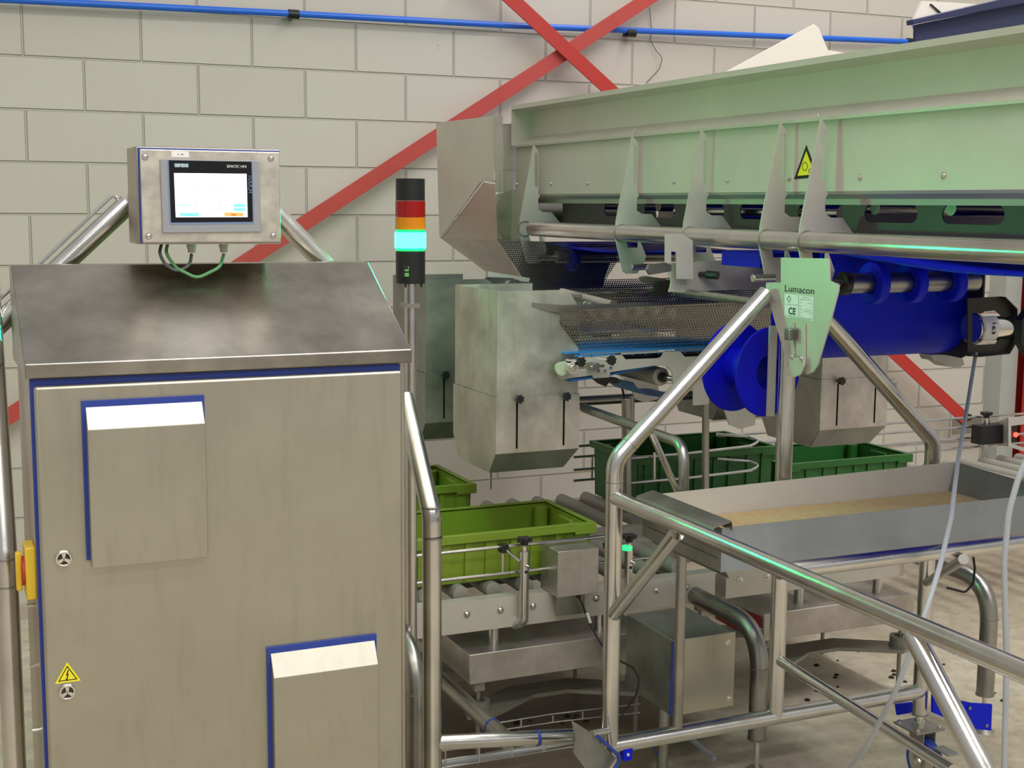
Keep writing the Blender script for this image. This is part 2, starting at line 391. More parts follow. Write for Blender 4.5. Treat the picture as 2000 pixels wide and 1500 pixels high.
# grey pilaster with the red steel column beside it, far right
a = AY(1957, 700, WY-0.12); b = AY(1988, 700, WY-0.12); c = AY(2040, 700, WY-0.14)
solid('trim_1', MB().box(a.x, b.x, WY-0.12, WY, 0, 3.4), 'greypaint', kind='structure')
p0 = AY(1716, 705, WY-0.03); p1 = AY(1735, 705, WY-0.03)
solid('trim_2', MB().box(p0.x, p1.x, WY-0.03, WY, p0.z-0.10, 1.0), 'greypaint', kind='structure')
rc = thing('steel_column', 'red painted steel column at the far right edge beside the grey pilaster', 'column', (b.x+0.15, WY-0.2, 0))
part('flange', MB().box(b.x+0.012, b.x+0.30, WY-0.17, WY-0.155, 0, 3.4), 'red', rc)
part('flange', MB().box(b.x+0.012, b.x+0.30, WY-0.015, WY-0.002, 0, 3.4), 'red', rc)
part('web', MB().box(b.x+0.15, b.x+0.16, WY-0.155, WY-0.015, 0, 3.4), 'red', rc)

# blue pipe on the wall + clips
pa = AY(-900, -46, WY-0.05); pb = AY(1785, 82, WY-0.05); pm = AY(1000, 50, WY-0.05)
t = thing('wall_pipe', 'long thin blue pipe clipped along the top of the block wall', 'pipe', pa)
part('pipe', MB().pipe([pa, AY(573, 27, WY-0.05), pm, pb], 0.0135, 0.05), 'pipeblue', t)
for (x, y) in ((573, 28), (1232, 64), (1778, 82)):
    c = AY(x, y, WY-0.05)
    part('pipe_clip', MB().ring(c-Vector((0.022, 0, 0)), c+Vector((0.022, 0, 0)), 0.019, 0.0138, 20).box(c.x-0.012, c.x+0.012, c.y, WY, c.z-0.012, c.z+0.012), 'black', t)
# thin loose wire
wr = [AY(1268, 14, WY-0.02), AY(1273, 60, WY-0.01), AY(1270, 78, WY-0.015), AY(1282, 100, WY-0.02), AY(1294, 112, WY-0.03), AY(1288, 135, WY-0.02), AY(1262, 162, WY-0.01)]
solid('loose_wire', MB().pipe(wr, 0.0016, 0.03, 6), 'dark', 'thin loose grey wire dangling down the wall right of the crossed braces', 'wire')

# cross braces (flat bars)
def flatbar(p, q, wid, th):
    d = (q-p).normalized(); n = Vector((0, -1, 0)); s = d.cross(n).normalized()*wid/2
    return MB().hexa([p-s, p+s, q+s, q-s], [v+n*th for v in (p-s, p+s, q+s, q-s)])
yA = WY-0.10; yB = WY-0.13
A0 = AY(-620, 1229, yA); A1 = AY(1350, -58, yA)
t = thing('wall_brace', 'faded red flat steel brace rising left to right across the wall', 'brace', A0)
part('flat_bar', flatbar(A0, A1, 0.062, 0.008), 'redd', t, bevel=0.001)
B0 = AY(930, -65, yB); B1 = AY(1889, 822, yB)
t = thing('wall_brace', 'bright red flat steel brace falling left to right, crossing in front', 'brace', B1)
part('flat_bar', flatbar(B0, B1, 0.064, 0.008), 'red', t, bevel=0.001)
e = AY(1893, 815, yB-0.012)
part('bolt', hexbolt_mb(e, (0, -1, 0), 0.014), 'dark', t)
part('anchor_plate', MB().box(e.x-0.09, e.x+0.16, yB+0.004, yB+0.014, e.z-0.09, e.z-0.0), 'tubed', t)

# ================================================================== CABINET
YF = 2.75
hl = AY(48, 710, YF); hr = AY(805, 685, YF); hx0, hx1 = hl.x, hr.x; zlip = (hl.z+hr.z)/2
ztop = (AX(18, 517, hx0).z+AX(725, 512, hx1).z)/2
zb = (AY(50, 736, YF).z+AY(800, 712, YF).z)/2
cab = thing('control_cabinet', 'tall brushed steel electrical cabinet with sloping roof, in the left foreground', 'cabinet', ((hx0+hx1)/2, 2.95, 0))
part('body', MB().box(hx0+0.008, hx1-0.008, 2.775, 3.10, 0.02, zb+0.005), 'body', cab, bevel=0.003)
YT = 3.06
part('hood', MB().prism([(hx0, YF, zb), (hx0, YF, zlip), (hx0, YT, ztop), (hx0, 3.11, ztop), (hx0, 3.11, zb)], (hx1-hx0, 0, 0)), 'hood', cab, bevel=0.0025)
YD = 2.745
d0 = AY(66, 758, YD); d1 = AY(786, 722, YD); zd = (d0.z+d1.z)/2
part('door_gasket', MB().box(d0.x-0.006, d1.x+0.002, 2.766, 2.776, 0.03, zd+0.012), 'blue', cab)
door = part('door', MB().box(d0.x, d1.x, YD, 2.766, 0.04, zd), 'door', cab, bevel=0.006)
# pressed vent covers
def vent(pTL, pTR, sL, sR, bL, bR, name_label):
    YV = YD-0.032
    a = AY(*sL, YV); b = AY(*sR, YV); e = AY(*bL, YV); f = AY(*bR, YV); c = AY(*pTL, YD); d = AY(*pTR, YD)
    x0 = (a.x+e.x)/2; x1 = (b.x+f.x)/2; zs = (a.z+b.z)/2; zz = (e.z+f.z)/2; zt = (c.z+d.z)/2
    cov = part('vent_cover', MB().prism([(x0, YD-0.003, zt), (x0, YV, zs), (x0, YV, zz), (x0, YD-0.003, zz+0.005)], (x1-x0, 0, 0)), 'door', cab, name_label, bevel=0.0015)
    part('gasket', MB().box(x0-0.007, x1+0.004, YD-0.006, YD-0.0005, zz+0.012, zt+0.008), 'blue', cov)
    return x0, x1, zs, zt
vent((162, 793), (391, 777), (170, 843), (400, 825), (181, 1113), (408, 1087), 'upper vent cover, wide with a white lit sloping top')
vent((523, 1270), (727, 1246), (534, 1326), (736, 1299), (540, 1640), (745, 1600), 'lower vent cover, with a sloping top')
for (x, y) in ((124, 1090), (131, 1350)):
    c = AY(x, y, YD-0.001)
    l = part('lock', MB().cyl(c, c+Vector((0, -0.004, 0)), 0.0165, 28).ring(c+Vector((0, -0.004, 0)), c+Vector((0, -0.009, 0)), 0.0155, 0.0118, 28), 'chrome', cab, bevel=0.0008)
    k = MB()
    for q in range(3):
        an = pi/2+q*2*pi/3; v = Vector((cos(an), 0, sin(an))); s = Vector((-sin(an), 0, cos(an)))
        k.hexa([c+s*0.002+Vector((0, -0.004, 0)), c-s*0.002+Vector((0, -0.004, 0)), c-s*0.004+v*0.0115+Vector((0, -0.004, 0)), c+s*0.004+v*0.0115+Vector((0, -0.004, 0))],
               [p+Vector((0, -0.0045, 0)) for p in (c+s*0.002+Vector((0, -0.004, 0)), c-s*0.002+Vector((0, -0.004, 0)), c-s*0.004+v*0.0115+Vector((0, -0.004, 0)), c+s*0.004+v*0.0115+Vector((0, -0.004, 0)))])
    part('key_recess', MB().cyl(c+Vector((0, -0.0038, 0)), c+Vector((0, -0.0052, 0)), 0.0118, 24), 'dark', l)
    part('key_insert', k, 'chrome', l)
def tri(pts, push, y):     # triangle from pixel corners on a plane facing the viewer
    P = [AY(x, yy, y) for x, yy in pts]; g = sum(P, Vector())/3
    return [g+(p-g)*push for p in P]
# electric warning sticker
tp = [(107, 1336), (158, 1329), (131, 1293)]
st = part('warning_sticker', MB().prism(tri(tp, 1.0, YD-0.0005), (0, -0.0006, 0)), 'sticky', cab, 'yellow triangular high voltage sticker')
o1 = tri(tp, 0.74, YD-0.0012); o2 = tri(tp, 0.62, YD-0.0012)
part('border', MB().prism(o1, (0, -0.0003, 0), [o2]), 'ink', st)
g = sum(o1, Vector())/3
bolt = [(0.001, 0.013), (-0.0035, 0.001), (-0.0005, 0.0015), (-0.003, -0.006), (-0.0045, -0.0055), (-0.0018, -0.0105), (0.0005, -0.0055), (-0.0012, -0.006), (0.0028, 0.0035), (0.0, 0.003), (0.003, 0.0125)]
part('lightning_symbol', MB().prism([(g.x+x, YD-0.0012, g.z+z-0.001) for x, z in bolt], (0, -0.0003, 0)), 'ink', st)
# main switch on the left flank
sy = 2.815
zs0 = AY(48, 1165, sy).z; zs1 = AY(48, 1063, sy).z
sw = part('main_switch', MB().box(hx0-0.012, hx0+0.008, sy-0.034, sy+0.034, zs0, zs1), 'yellow', cab, 'yellow and red rotary main switch', bevel=0.003)
part('switch_dial', MB().cyl((hx0-0.012, sy, (zs0+zs1)/2), (hx0-0.017, sy, (zs0+zs1)/2), 0.03, 28), 'red', sw, 'red dial')
part('switch_grip', MB().box(hx0-0.029, hx0-0.017, sy-0.009, sy+0.009, (zs0+zs1)/2-0.04, (zs0+zs1)/2+0.04), 'yellow', sw, 'yellow grip', bevel=0.003)
for zz in (zs0-0.03, zs0-0.16, zs0-0.30):
    part('screw', MB().cyl((hx0+0.008, 2.85, zz), (hx0-0.008, 2.85, zz), 0.005, 10), 'chrome', cab)

# ================================================================== CABINET SUPPORT FRAME
R2 = 0.0235
fr = thing('tube_frame', 'polished tube frame standing around the tall cabinet and carrying the screen box', 'frame', (0.6, 3.0, 0))
pr_ = AY(845, 1020, 2.95); px_ = pr_.x
top = AX(795, 800, px_); mid = AX(843, 1005, px_)
bx = AY(540, 425, 3.16); bcorner = AY(690, 575, 3.16)
part('right_leg', MB().pipe([(px_, top.y+0.02, top.z+0.03), mid, (px_, 2.95, 0.03)], R2, 0.06, 28), 'tube', fr)
for zz in (mid.z+0.018, mid.z-0.055):
    yy = 2.95 if zz < mid.z else 2.962
    part('weld_bead', MB().ring((px_, yy, zz-0.002), (px_, yy, zz+0.002), R2+0.0012, R2-0.001, 28), 'tubed', fr)
lx = AY(11, 1090, 2.95).x; lm = AX(11, 1090, lx)
part('left_leg', MB().pipe([(lx, lm.y+0.24, lm.z+0.62), lm, (lx, 2.95, 0.03)], R2, 0.06, 28), 'tube', fr)
for zz in (lm.z+0.0, lm.z-0.06):
    part('weld_bead', MB().ring((lx, 2.95, zz-0.002), (lx, 2.95, zz+0.002), R2+0.0012, R2-0.001, 28), 'tubed', fr)
la = AY(250, 398, 3.16); lb = AY(-40, 668, 3.16)
part('left_brace', MB().pipe([la, lb], R2, 0, 28), 'tube', fr)
part('right_brace', MB().pipe([AY(520, 398, 3.16), AY(700, 584, 3.16)], R2, 0, 28), 'tube', fr)
part('crossbar', MB().pipe([la, AY(520, 398, 3.16)], R2, 0, 28), 'tube', fr)
part('hook_rod', MB().pipe([AY(238, 400, 3.16), AY(222, 379, 3.16), AY(78, 515, 3.16), AY(-30, 610, 3.16)], 0.004, 0.012, 10), 'tube', fr)
part('bottom_rail', MB().pipe([AY(845, 1451, 2.95), AY(1120, 1437, 2.95)], 0.019, 0, 24), 'tube', fr)
for x in (1049,):
    c = AY(x, 1441, 2.95); part('cable_tie', MB().ring(c-Vector((0.004, 0, 0)), c+Vector((0.004, 0, 0)), 0.0205, 0.0185, 24), 'blue', fr)
q0 = AY(1000, 1440, 2.99); part('floor_strut', MB().pipe([(q0.x-0.02, 2.97, q0.z), (q0.x-0.02, 3.95, q0.z+0.0)], 0.022, 0, 24), 'tubed', fr)
c = Vector((q0.x-0.02, 3.07, q0.z)); part('cable_tie', MB().ring(c-Vector((0, 0.003, 0)), c+Vector((0, 0.003, 0)), 0.0235, 0.0215, 24), 'blue', fr)

# ================================================================== SCREEN BOX
YH = 2.95
f0 = AY(264, 286, YH+0.012); f1 = AY(546, 291, YH+0.012); f2 = AY(549, 476, YH+0.012); f3 = AY(272, 478, YH+0.012)
bx0 = (f0.x+f3.x)/2; bx1 = (f1.x+f2.x)/2; bz1 = (f0.z+f1.z)/2; bz0 = (f2.z+f3.z)/2
hb = thing('screen_box', 'small stainless box with a lit touch screen above the tall cabinet', 'screen box', ((bx0+bx1)/2, 3.03, bz0))
part('housing', MB().box(bx0, bx1, YH+0.012, YH+0.15, bz0, bz1), 'body', hb, bevel=0.003)
part('cover_gasket', MB().box(bx0+0.003, bx1-0.003, YH+0.006, YH+0.012, bz0+0.003, bz1-0.003), 'blue', hb)
cov = part('front_cover', MB().box(bx0+0.006, bx1-0.003, YH, YH+0.006, bz0+0.004, bz1-0.006), 'cap', hb, bevel=0.0025)
for (x, y) in ((283, 306), (529, 309), (290, 461), (533, 460)):
    part('screw', bolt_mb(AY(x, y, YH), (0, -1, 0), 0.0056), 'chrome', hb)
yb = YH-0.004
def rect(xa, ya, xb, yb_, Y, th=0.0008):
    a = AY(xa, ya, Y); b = AY(xb, yb_, Y); return MB().box(a.x, b.x, Y-th, Y, b.z, a.z)
def quadpx(pts, Y, th=0.0008): return MB().prism([AY(x, y, Y) for x, y in pts], (0, -th, 0))
bz = part('bezel', quadpx([(312, 311), (506, 314), (509.5, 453), (317, 455)], YH, 0.005), 'bezel', hb, bevel=0.0012)
part('inner_bezel', quadpx([(327, 313), (493, 316), (496.5, 437), (331, 439)], yb-0.001, 0.0006), 'bezelb', bz)
part('screen_glass', quadpx([(329.5, 313), (491, 316), (494, 433), (334, 434.5)], yb-0.0016, 0.0006), 'glass', bz)
sc = part('lit_display', quadpx([(339.8, 338), (481.5, 339.5), (483.5, 424), (343.3, 424.3)], yb-0.0022, 0.0005), 'screen', bz)
ys = yb-0.0028
for r_, mt in (((351, 415.3, 389, 422.5), 'scyan'), ((438, 415, 475.5, 422.5), 'sorange'), ((347.5, 398, 371, 403.5), 'spale'), ((456, 398, 479.5, 405), 'scyan'), ((456, 406, 479.5, 412.5), 'scyan')):
    part('screen_button', rect(*r_, ys, 0.0003), mt, sc)
mb = MB()
random.seed(3)
for (x, y, w_) in ((360, 352.5, 10), (377, 358, 6), (423, 358, 6), (377, 363, 8), (424, 363, 6), (377, 366, 9), (423, 366, 9), (405, 370, 7), (416, 370, 8), (443, 370, 10), (378, 394, 7), (425, 394, 6), (378, 402, 9), (424, 402, 9), (378, 406, 8), (425, 406, 9), (378, 409, 7), (410, 404.5, 6), (410, 410, 9), (425, 409, 7), (456, 393, 1.5), (470, 354, 1.5), (476, 354, 2), (411, 376, 2), (412, 384, 2), (420, 380, 5), (407, 388, 2), (416, 388, 2)):
    a = AY(x, y, ys); b = AY(x+w_, y+0.9, ys); mb.box(a.x, b.x, ys-0.0002, ys, b.z, a.z)
part('screen_text_lines', mb, 'sgrey', sc)
XR = Vector((1, 0, 0)); ZU = Vector((0, 0, 1))
def txt(s_, x, y, Y, hpx, wpx, mat, parent, name='lettering', bold=0.0):
    o = AY(x, y, Y); hgt = (AY(x, y-hpx, Y)-o).length; wid = (AY(x+wpx, y, Y)-o).x
    return part(name, text_mb(s_, o, XR, ZU, hgt, 0.0004, width=wid, bold=bold), mat, parent)
lg = part('logo_patch', rect(340.3, 318.8, 368.5, 326.8, yb-0.0022, 0.0003), M['bezelb'] if False else plain('teal_patch', srgb(86, 150, 160)), bz)
txt('SIEMENS', 342, 326, yb-0.0027, 6, 25, 'white', lg, bold=0.02)
txt('SIMATIC HMI', 443, 327.3, yb-0.0023, 5.4, 38, 'white', bz)
o = AY(484.8, 341, yb-0.0023)
part('lettering', text_mb('TOUCH', o, (0, 0, -1), (1, 0, 0), 0.0098, 0.0004, width=(o.z-AY(485, 376.5, yb).z)), 'bezelb', bz)
txt('Start', 367, 420.6, ys-0.0004, 3.4, 8, 'sgrey', sc); txt('Stop', 452, 421, ys-0.0004, 4.2, 9, 'sred', sc, bold=0.02)
lb_ = part('paper_label', quadpx([(334.5, 295), (368.5, 296), (369.5, 307.5), (335, 306.5)], YH, 0.0005), 'white', hb, 'small white paper label')
part('lettering', MB().add(rect(347, 300.5, 349, 302.2, YH-0.0006, .0002).v, rect(347, 300.5, 349, 302.2, YH-0.0006, .0002).f).add(rect(353, 300.7, 358, 302.2, YH-0.0006, .0002).v, rect(353, 300.7, 358, 302.2, YH-0.0006, .0002).f), 'ink', lb_)
for x in (374, 437):
    c = AY(x, 482, YH+0.06); c.z = bz0
    g_ = part('cable_gland', MB().cyl(c, c-Vector((0, 0, 0.007)), 0.0105, 6).cyl(c-Vector((0, 0, 0.007)), c-Vector((0, 0, 0.02)), 0.0098, 20, 0.0075), 'gland', hb)
hy = 2.99
cbl = MB().pipe([AY(374, 497, YH+0.06), AY(371, 518, hy), AY(346, 531, hy), AY(322, 516, hy), AY(311, 495, hy), (AY(311, 480, hy+0.1)[0], hy+0.05, bz0+0.01)], 0.0036, 0.03, 12)
solid('grey_control_cable', cbl, 'darkcable', 'dark grey cable looping under the small screen box', 'cable')
cbl = MB().pipe([AY(437, 497, YH+0.06), AY(430, 522, hy-0.01), AY(385, 544, hy-0.01), AY(345, 524, hy), AY(323, 495, hy), (AY(323, 480, hy+0.1)[0], hy+0.05, bz0+0.01)], 0.0036, 0.03, 12)
solid('green_network_cable', cbl, 'greencable', 'green cable hanging in the lower, wider loop under the small screen box', 'cable')

# ================================================================== STACK LIGHT
SY = 3.24
sp = AY(801.5, 460, SY); sxx = sp.x
def zst(y): return AY(801.5, y, SY).z
sl = thing('signal_tower', 'signal tower with lit green, amber and red segments on a thin pole beside the cabinet', 'signal light', (sxx, SY, 0))
R3 = 0.0378
def seg(name, y0, y1, mat, r=R3, nf=0, label=None):
    return part(name, MB().cyl((sxx, SY, zst(y0)), (sxx, SY, zst(y1)), r, 72, flute=0.02 if nf else 0, nf=nf), mat, sl, label, angle=20 if not nf else 60)
part('pole', MB().cyl((sxx, SY, 0.0), (sxx, SY, zst(550)), 0.0155, 24), 'tube', sl)
bs = seg('base', 553, 490, 'black', R3-0.0003)
seg('lower_collar', 490, 484.5, 'greenglow', R3-0.0005, label='green glowing collar')
seg('green_lens', 484, 454, 'greenlit', R3+0.0005, 1, 'lit green lens')
seg('upper_collar', 453.5, 448.5, 'greenglow', R3-0.0003, label='green glowing collar')
seg('amber_lens', 448, 424.5, 'amberlens', R3-0.0005, 1, 'amber lens')
seg('red_lens', 424, 392.5, 'redlens', R3-0.0008, 1, 'red lens')
seg('cap', 392, 349, 'black', R3-0.0008)
for dx in (-0.02, 0.022):
    part('screw', MB().cyl((sxx+dx, SY-0.02, zst(552)), (sxx+dx, SY-0.02, zst(560)), 0.003, 10), 'dark', sl)
yl = SY-R3+0.0005
lab = part('rating_label', MB().box(sxx-0.03, sxx-0.006, yl+0.004, yl+0.009, zst(539), zst(516)), 'ink', bs)
for (a_, b_, c_, d_) in ((-0.018, -0.012, 519, 523), (-0.027, -0.010, 525, 528), (-0.027, -0.015, 532, 535), (-0.027, -0.010, 536, 538.5), (-0.013, -0.008, 531, 537)):
    part('lettering', MB().box(sxx+a_, sxx+b_, yl+0.0035, yl+0.0042, zst(d_), zst(c_)), plain('pale_green_ink', srgb(110, 190, 90)) if a_ == -0.018 else bpy.data.materials['pale_green_ink'], lab)
bk = AY(786, 596, SY)
part('clamp', MB().box(sxx-0.022, sxx+0.018, SY-0.02, SY+0.02, bk.z-0.006, bk.z+0.004), 'tubed', sl)

# ================================================================== NEAR SUPPORT FRAME (carries belt conveyor and tray)
YA = 2.84
R4 = 0.0215
def a_(x, y): return AY(x, y, YA)
sf = thing('support_frame', 'polished stainless tube frame under the raised belt conveyor, on casters', 'frame', (2.0, YA, 0))
xl = a_(1199, 1000).x; xr = a_(1816, 1000).x; xc = a_(1524, 1100).x; xt = a_(1331, 1100).x
zr = (a_(1225, 1447).z+a_(1800, 1352).z)/2
zk = a_(1205, 900).z; zkr = a_(1818, 862).z
apexl = Vector((a_(1497, 572).x, YA, a_(1497, 572).z)); apexr = a_(1590, 596)
part('left_post', MB().pipe([(xl, YA, 0.19), (xl, YA, zk), apexl], R4, 0.07, 32), 'tube', sf)
for zz, tilt in ((zk-0.052, 0), ):
    part('weld_bead', MB().ring((xl, YA, zz-0.0015), (xl, YA, zz+0.0015), R4+0.001, R4-0.001, 32), 'tubed', sf)
dd = (apexl-Vector((xl, YA, zk))).normalized(); w0 = Vector((xl, YA, zk))+dd*0.055
part('weld_bead', MB().ring(w0-dd*0.0015, w0+dd*0.0015, R4+0.001, R4-0.001, 32), 'tubed', sf)
part('right_post', MB().pipe([(xr, YA, 0.19), (xr, YA, zkr), apexr], R4, 0.06, 32), 'tube', sf)
part('centre_post', MB().pipe([(xc, YA, zr), (xc, YA, a_(1526, 600).z)], 0.0215, 0, 32), 'tube', sf)
zt_ = a_(1331, 868).z
part('thin_post', MB().pipe([(xt, YA, zr), (xt, YA, zt_), AX(1140, 797, 1.805)], 0.0135, 0.06, 24), 'tubed', sf)
e0 = a_(1272, 845); e1 = a_(1322, 958)
part('thin_brace', MB().pipe([e0, e1], 0.0085, 0, 16), 'tube', sf)
part('bottom_rail', MB().pipe([(xl, YA, zr), (xr, YA, zr)], 0.0215, 0, 32), 'tube', sf)
zy = AX(1560, 1125, xl).z
part('side_rail', MB().pipe([(xl, YA, zy), (xl, 1.25, zy)], 0.0185, 0, 28), 'tube', sf)
YTR = 2.15
zx = AY(1700, 1094, YTR).z
part('front_rail', MB().pipe([(xl+0.0, YTR, zx), (3.4, YTR, zx)], 0.0165, 0, 28), 'tube', sf)
b0 = AX(1208, 1212, xl); b1 = AX(1322, 1042, xl)
part('side_brace', MB().pipe([(xl, YA, b0.z), b1], 0.0175, 0, 24), 'tube', sf)
g0 = AX(1524, 1290, xc); g1 = AX(1860, 1505, xc)
part('lower_rail', MB().pipe([(xc, YA, g0.z), g1], 0.0145, 0, 24), 'tube', sf)
h0 = AX(1782, 1236, xl); h1 = AX(1935, 1530, xl)
part('front_leg', MB().pipe([h0, h1], 0.0185, 0, 28), 'tube', sf)
part('corner_brace', MB().pipe([(xr, YA, a_(1812, 1138).z), AY(1882, 1092, 2.12)], 0.011, 0, 20), 'tubed', sf)
part('end_cap', MB().cyl((xr, YA, 0.185), (xr, YA, 0.19), R4+0.001, 28), 'cast', sf)
# casters
def caster(cx, cy, nm):
    cw = thing('caster', nm, 'caster', (cx, cy, 0))
    part('plate', MB().box(cx-0.05, cx+0.05, cy-0.05, cy+0.05, 0.148, 0.154), 'cast', cw, bevel=0.001)
    part('threaded_stem', MB().cyl((cx, cy, 0.154), (cx, cy, 0.185), 0.011, 16).cyl((cx, cy, 0.154), (cx, cy, 0.166), 0.017, 6), 'chrome', cw)
    for sx_, sy_ in ((-1, -1), (1, -1), (-1, 1), (1, 1)):
        part('bolt', hexbolt_mb((cx+sx_*0.038, cy+sy_*0.038, 0.154), (0, 0, 1), 0.005), 'chrome', cw)
    wy = cy-0.03
    part('fork', MB().prism([(cx-0.022, cy+0.02, 0.146), (cx-0.022, cy-0.045, 0.146), (cx-0.022, wy-0.016, 0.05), (cx-0.022, wy+0.016, 0.05)], (0.003, 0, 0)).prism([(cx+0.019, cy+0.02, 0.146), (cx+0.019, cy-0.045, 0.146), (cx+0.019, wy-0.016, 0.05), (cx+0.019, wy+0.016, 0.05)], (0.003, 0, 0)).box(cx-0.022, cx+0.022, cy-0.04, cy+0.02, 0.143, 0.147), 'cast', cw)
    part('tyre', MB().ring((cx-0.015, wy, 0.062), (cx+0.015, wy, 0.062), 0.062, 0.050, 40), 'blue', cw, 'dark blue tyre', bevel=0.003)
    part('wheel_core', MB().cyl((cx-0.014, wy, 0.062), (cx+0.014, wy, 0.062), 0.050, 40), 'ptfe', cw, 'off-white wheel centre')
    part('axle_bolt', hexbolt_mb((cx-0.022, wy, 0.062), (-1, 0, 0), 0.009), 'chrome', cw)
    part('brake_pedal', MB().box(cx-0.018, cx+0.018, wy-0.11, wy-0.05, 0.118, 0.123), 'cast', cw, bevel=0.001)
caster(xr, YA, 'swivel caster with a blue tyre under the right post, beside the blue bracket')
caster(xl, YA+0.0, 'swivel caster under the left post, behind the bent steel coupling plate')
# blue bracket plates near the right caster
bb = thing('blue_bracket', 'bright blue plastic guide plate with rivets low down beside the right caster', 'bracket', (xr, YA, 0.1))
u0 = AY(1750, 1376, 2.90); u1 = AY(1800, 1370, 2.90); u2 = AY(1800, 1388, 2.90); u3 = AY(1753, 1397, 2.90)
part('short_plate', MB().prism([u0, u1, u2, u3], (0, 0.006, 0)), 'belt', bb)
v = [AY(1822, 1358, 2.80), AY(1872, 1368, 2.78), AY(1900, 1374, 2.78), AY(1938, 1376, 2.78), AY(1936, 1427, 2.78), AY(1894, 1423, 2.78), AY(1822, 1392, 2.80)]
part('long_plate', MB().prism(v, (0, 0.008, 0)), 'belt', bb)
for (x, y) in ((1894, 1383), (1927, 1417)):
    part('rivet', MB().cyl(AY(x, y, 2.779), AY(x, y, 2.779)+Vector((0, -0.002, 0)), 0.005, 14), 'cast', bb)
# bent coupling plate bottom left
cp = thing('coupling_plate', 'stained bent steel coupling plate edged in blue at the foot of the left post', 'bracket', (xl, YA, 0.1))
K = 2.80
pp = [AY(x, y, K) for x, y in ((1118, 1408), (1140, 1422), (1168, 1440), (1172, 1452), (1204, 1480), (1190, 1500), (1180, 1520), (1150, 1510), (1120, 1470), (1124, 1440))]
part('plate', MB().prism(pp, (0, 0.006, 0)), 'bucketd', cp)
cp0 = [AY(x, y, K-0.02) for x, y in ((1166, 1437), (1213, 1480), (1192, 1515))]
part('blue_edge', MB().pipe(cp0, 0.0045, 0.02, 10), 'blue', cp, 'blue rubber edge')
part('hook_pin', MB().cyl(AY(1156, 1433, K), AY(1196, 1426, K+0.03), 0.009, 16), 'tube', cp)
part('blue_pad', MB().prism([AY(x, y, K+0.02) for x, y in ((1218, 1464), (1236, 1461), (1234, 1484), (1219, 1487))], (0, 0.02, 0)), 'belt', cp, 'blue plastic pad')
part('bolt', MB().cyl(AY(1227, 1474, K+0.019), AY(1227, 1474, K+0.016), 0.004, 12), 'chrome', cp)

# ================================================================== CATCH TRAY
TY0, TY1 = 2.452, 2.805
tz = (AY(1409, 1030, TY0).z+AY(2000, 970, TY0).z)/2; tzb = AY(1409, 1118, TY0).z
tx0 = AY(1409, 1070, TY0).x; tx1 = AX(1844, 904, 2.57).x
tz2 = AY(1844, 904, TY1).z
tr = thing('catch_tray', 'wide open galvanised sheet tray with spilled grain in it, below the belt conveyor', 'tray', (2.1, 2.6, tzb))
t_ = 0.002
part('front_panel', MB().box(tx0, 3.0, TY0, TY0+t_, tzb, tz), 'tray', tr)
part('back_panel', MB().prism([(tx0, TY1, tz), (tx1, TY1, tz2), (tx1-0.03, TY1-0.01, tzb+0.035), (tx0, TY1-0.01, tzb+0.035)], (0, t_, 0)), 'sheet', tr)
part('left_panel', MB().box(tx0, tx0+t_, TY0+t_, TY1, tzb+0.001, tz-0.001), 'bucketd', tr)
part('left_skirt', MB().prism([(tx0-0.002, TY0+0.01, tzb+0.03), (tx0-0.002, TY1, tzb+0.03), (tx0+0.03, TY1, tzb-0.02), (tx0+0.03, TY0+0.01, tzb-0.02)], (0.002, 0, 0)), 'tubed', tr)
part('floor_pan', MB().box(tx0+t_, 3.0, TY0+t_, TY1-0.01, tzb+0.033, tzb+0.035), 'tray', tr)
rw0 = Vector((tx1, TY1, tz2)); rw1 = AX(1990, 947, tx1+0.05)
part('right_panel', MB().prism([rw0, (3.0, TY1, tz2), (3.0, TY0+0.01, tz), (tx1+0.02, TY0+0.01, tz-0.02)], (0, 0, 0.002)) if False else MB().prism([rw0, (tx1+0.02, TY0+0.004, tz), (tx1+0.0, TY0+0.004, tzb+0.036), (tx1-0.03, TY1-0.008, tzb+0.036)], (0.002, 0, 0)), 'bucketd', tr)
part('grain_layer', MB().box(tx0+0.004, tx1-0.03, TY0+0.003, TY1-0.012, tzb+0.0351, tzb+0.040), 'grain', tr, 'beige spilled grain')
lipx = tx0-0.012
prof = [(lipx-0.024, 0, tz-0.016), (lipx-0.014, 0, tz+0.004), (lipx+0.03, 0, tz+0.014), (lipx+0.034, 0, tz-0.006)]
part('edge_cover', MB().strip([(x, TY0-0.01, z) for x, y, z in prof], (0, TY1-TY0-0.005, 0), 0.002), 'tubed', tr, 'bent dull steel edge cover', bevel=0)

# ================================================================== RAISED BELT CONVEYOR
bc = thing('belt_conveyor', 'large raised stainless belt conveyor lit green on its flank, running toward the viewer', 'conveyor', (2.3, 3.0, 1.4))
YE, YN = 4.815, 1.35
L = YN-YE
part('upper_guard', MB().strip([(2.122, YE, 1.962), (2.12, YE, 1.976), (2.20, YE, 1.953), (2.205, YE, 1.862), (2.12, YE, 1.826), (2.122, YE, 1.818)], (0, L, 0), -0.002), 'sheet', bc)
part('guard_end', MB().prism([(2.12, YE, 1.976), (2.202, YE, 1.952), (2.207, YE, 1.862), (2.12, YE, 1.826)], (0, 0.002, 0)), 'sheet', bc)
part('side_panel', MB().box(2.14, 2.142, YN, YE, 1.640, 1.830), 'sheet', bc)
part('panel_lip', MB().strip([(2.14, YE, 1.641), (2.146, YE, 1.634), (2.200, YE, 1.622), (2.204, YE, 1.606)], (0, L, 0), 0.002), 'sheet', bc)
def obround(yc, zc, ln, ht, X):
    r = ht/2; P = []
    for s_, a0 in ((1, -pi/2), (-1, pi/2)):
        for k in range(7): an = a0+pi*k/6; P.append((X, yc+s_*(ln/2-r)+r*cos(an), zc+r*sin(an)))
    return P
holes = []
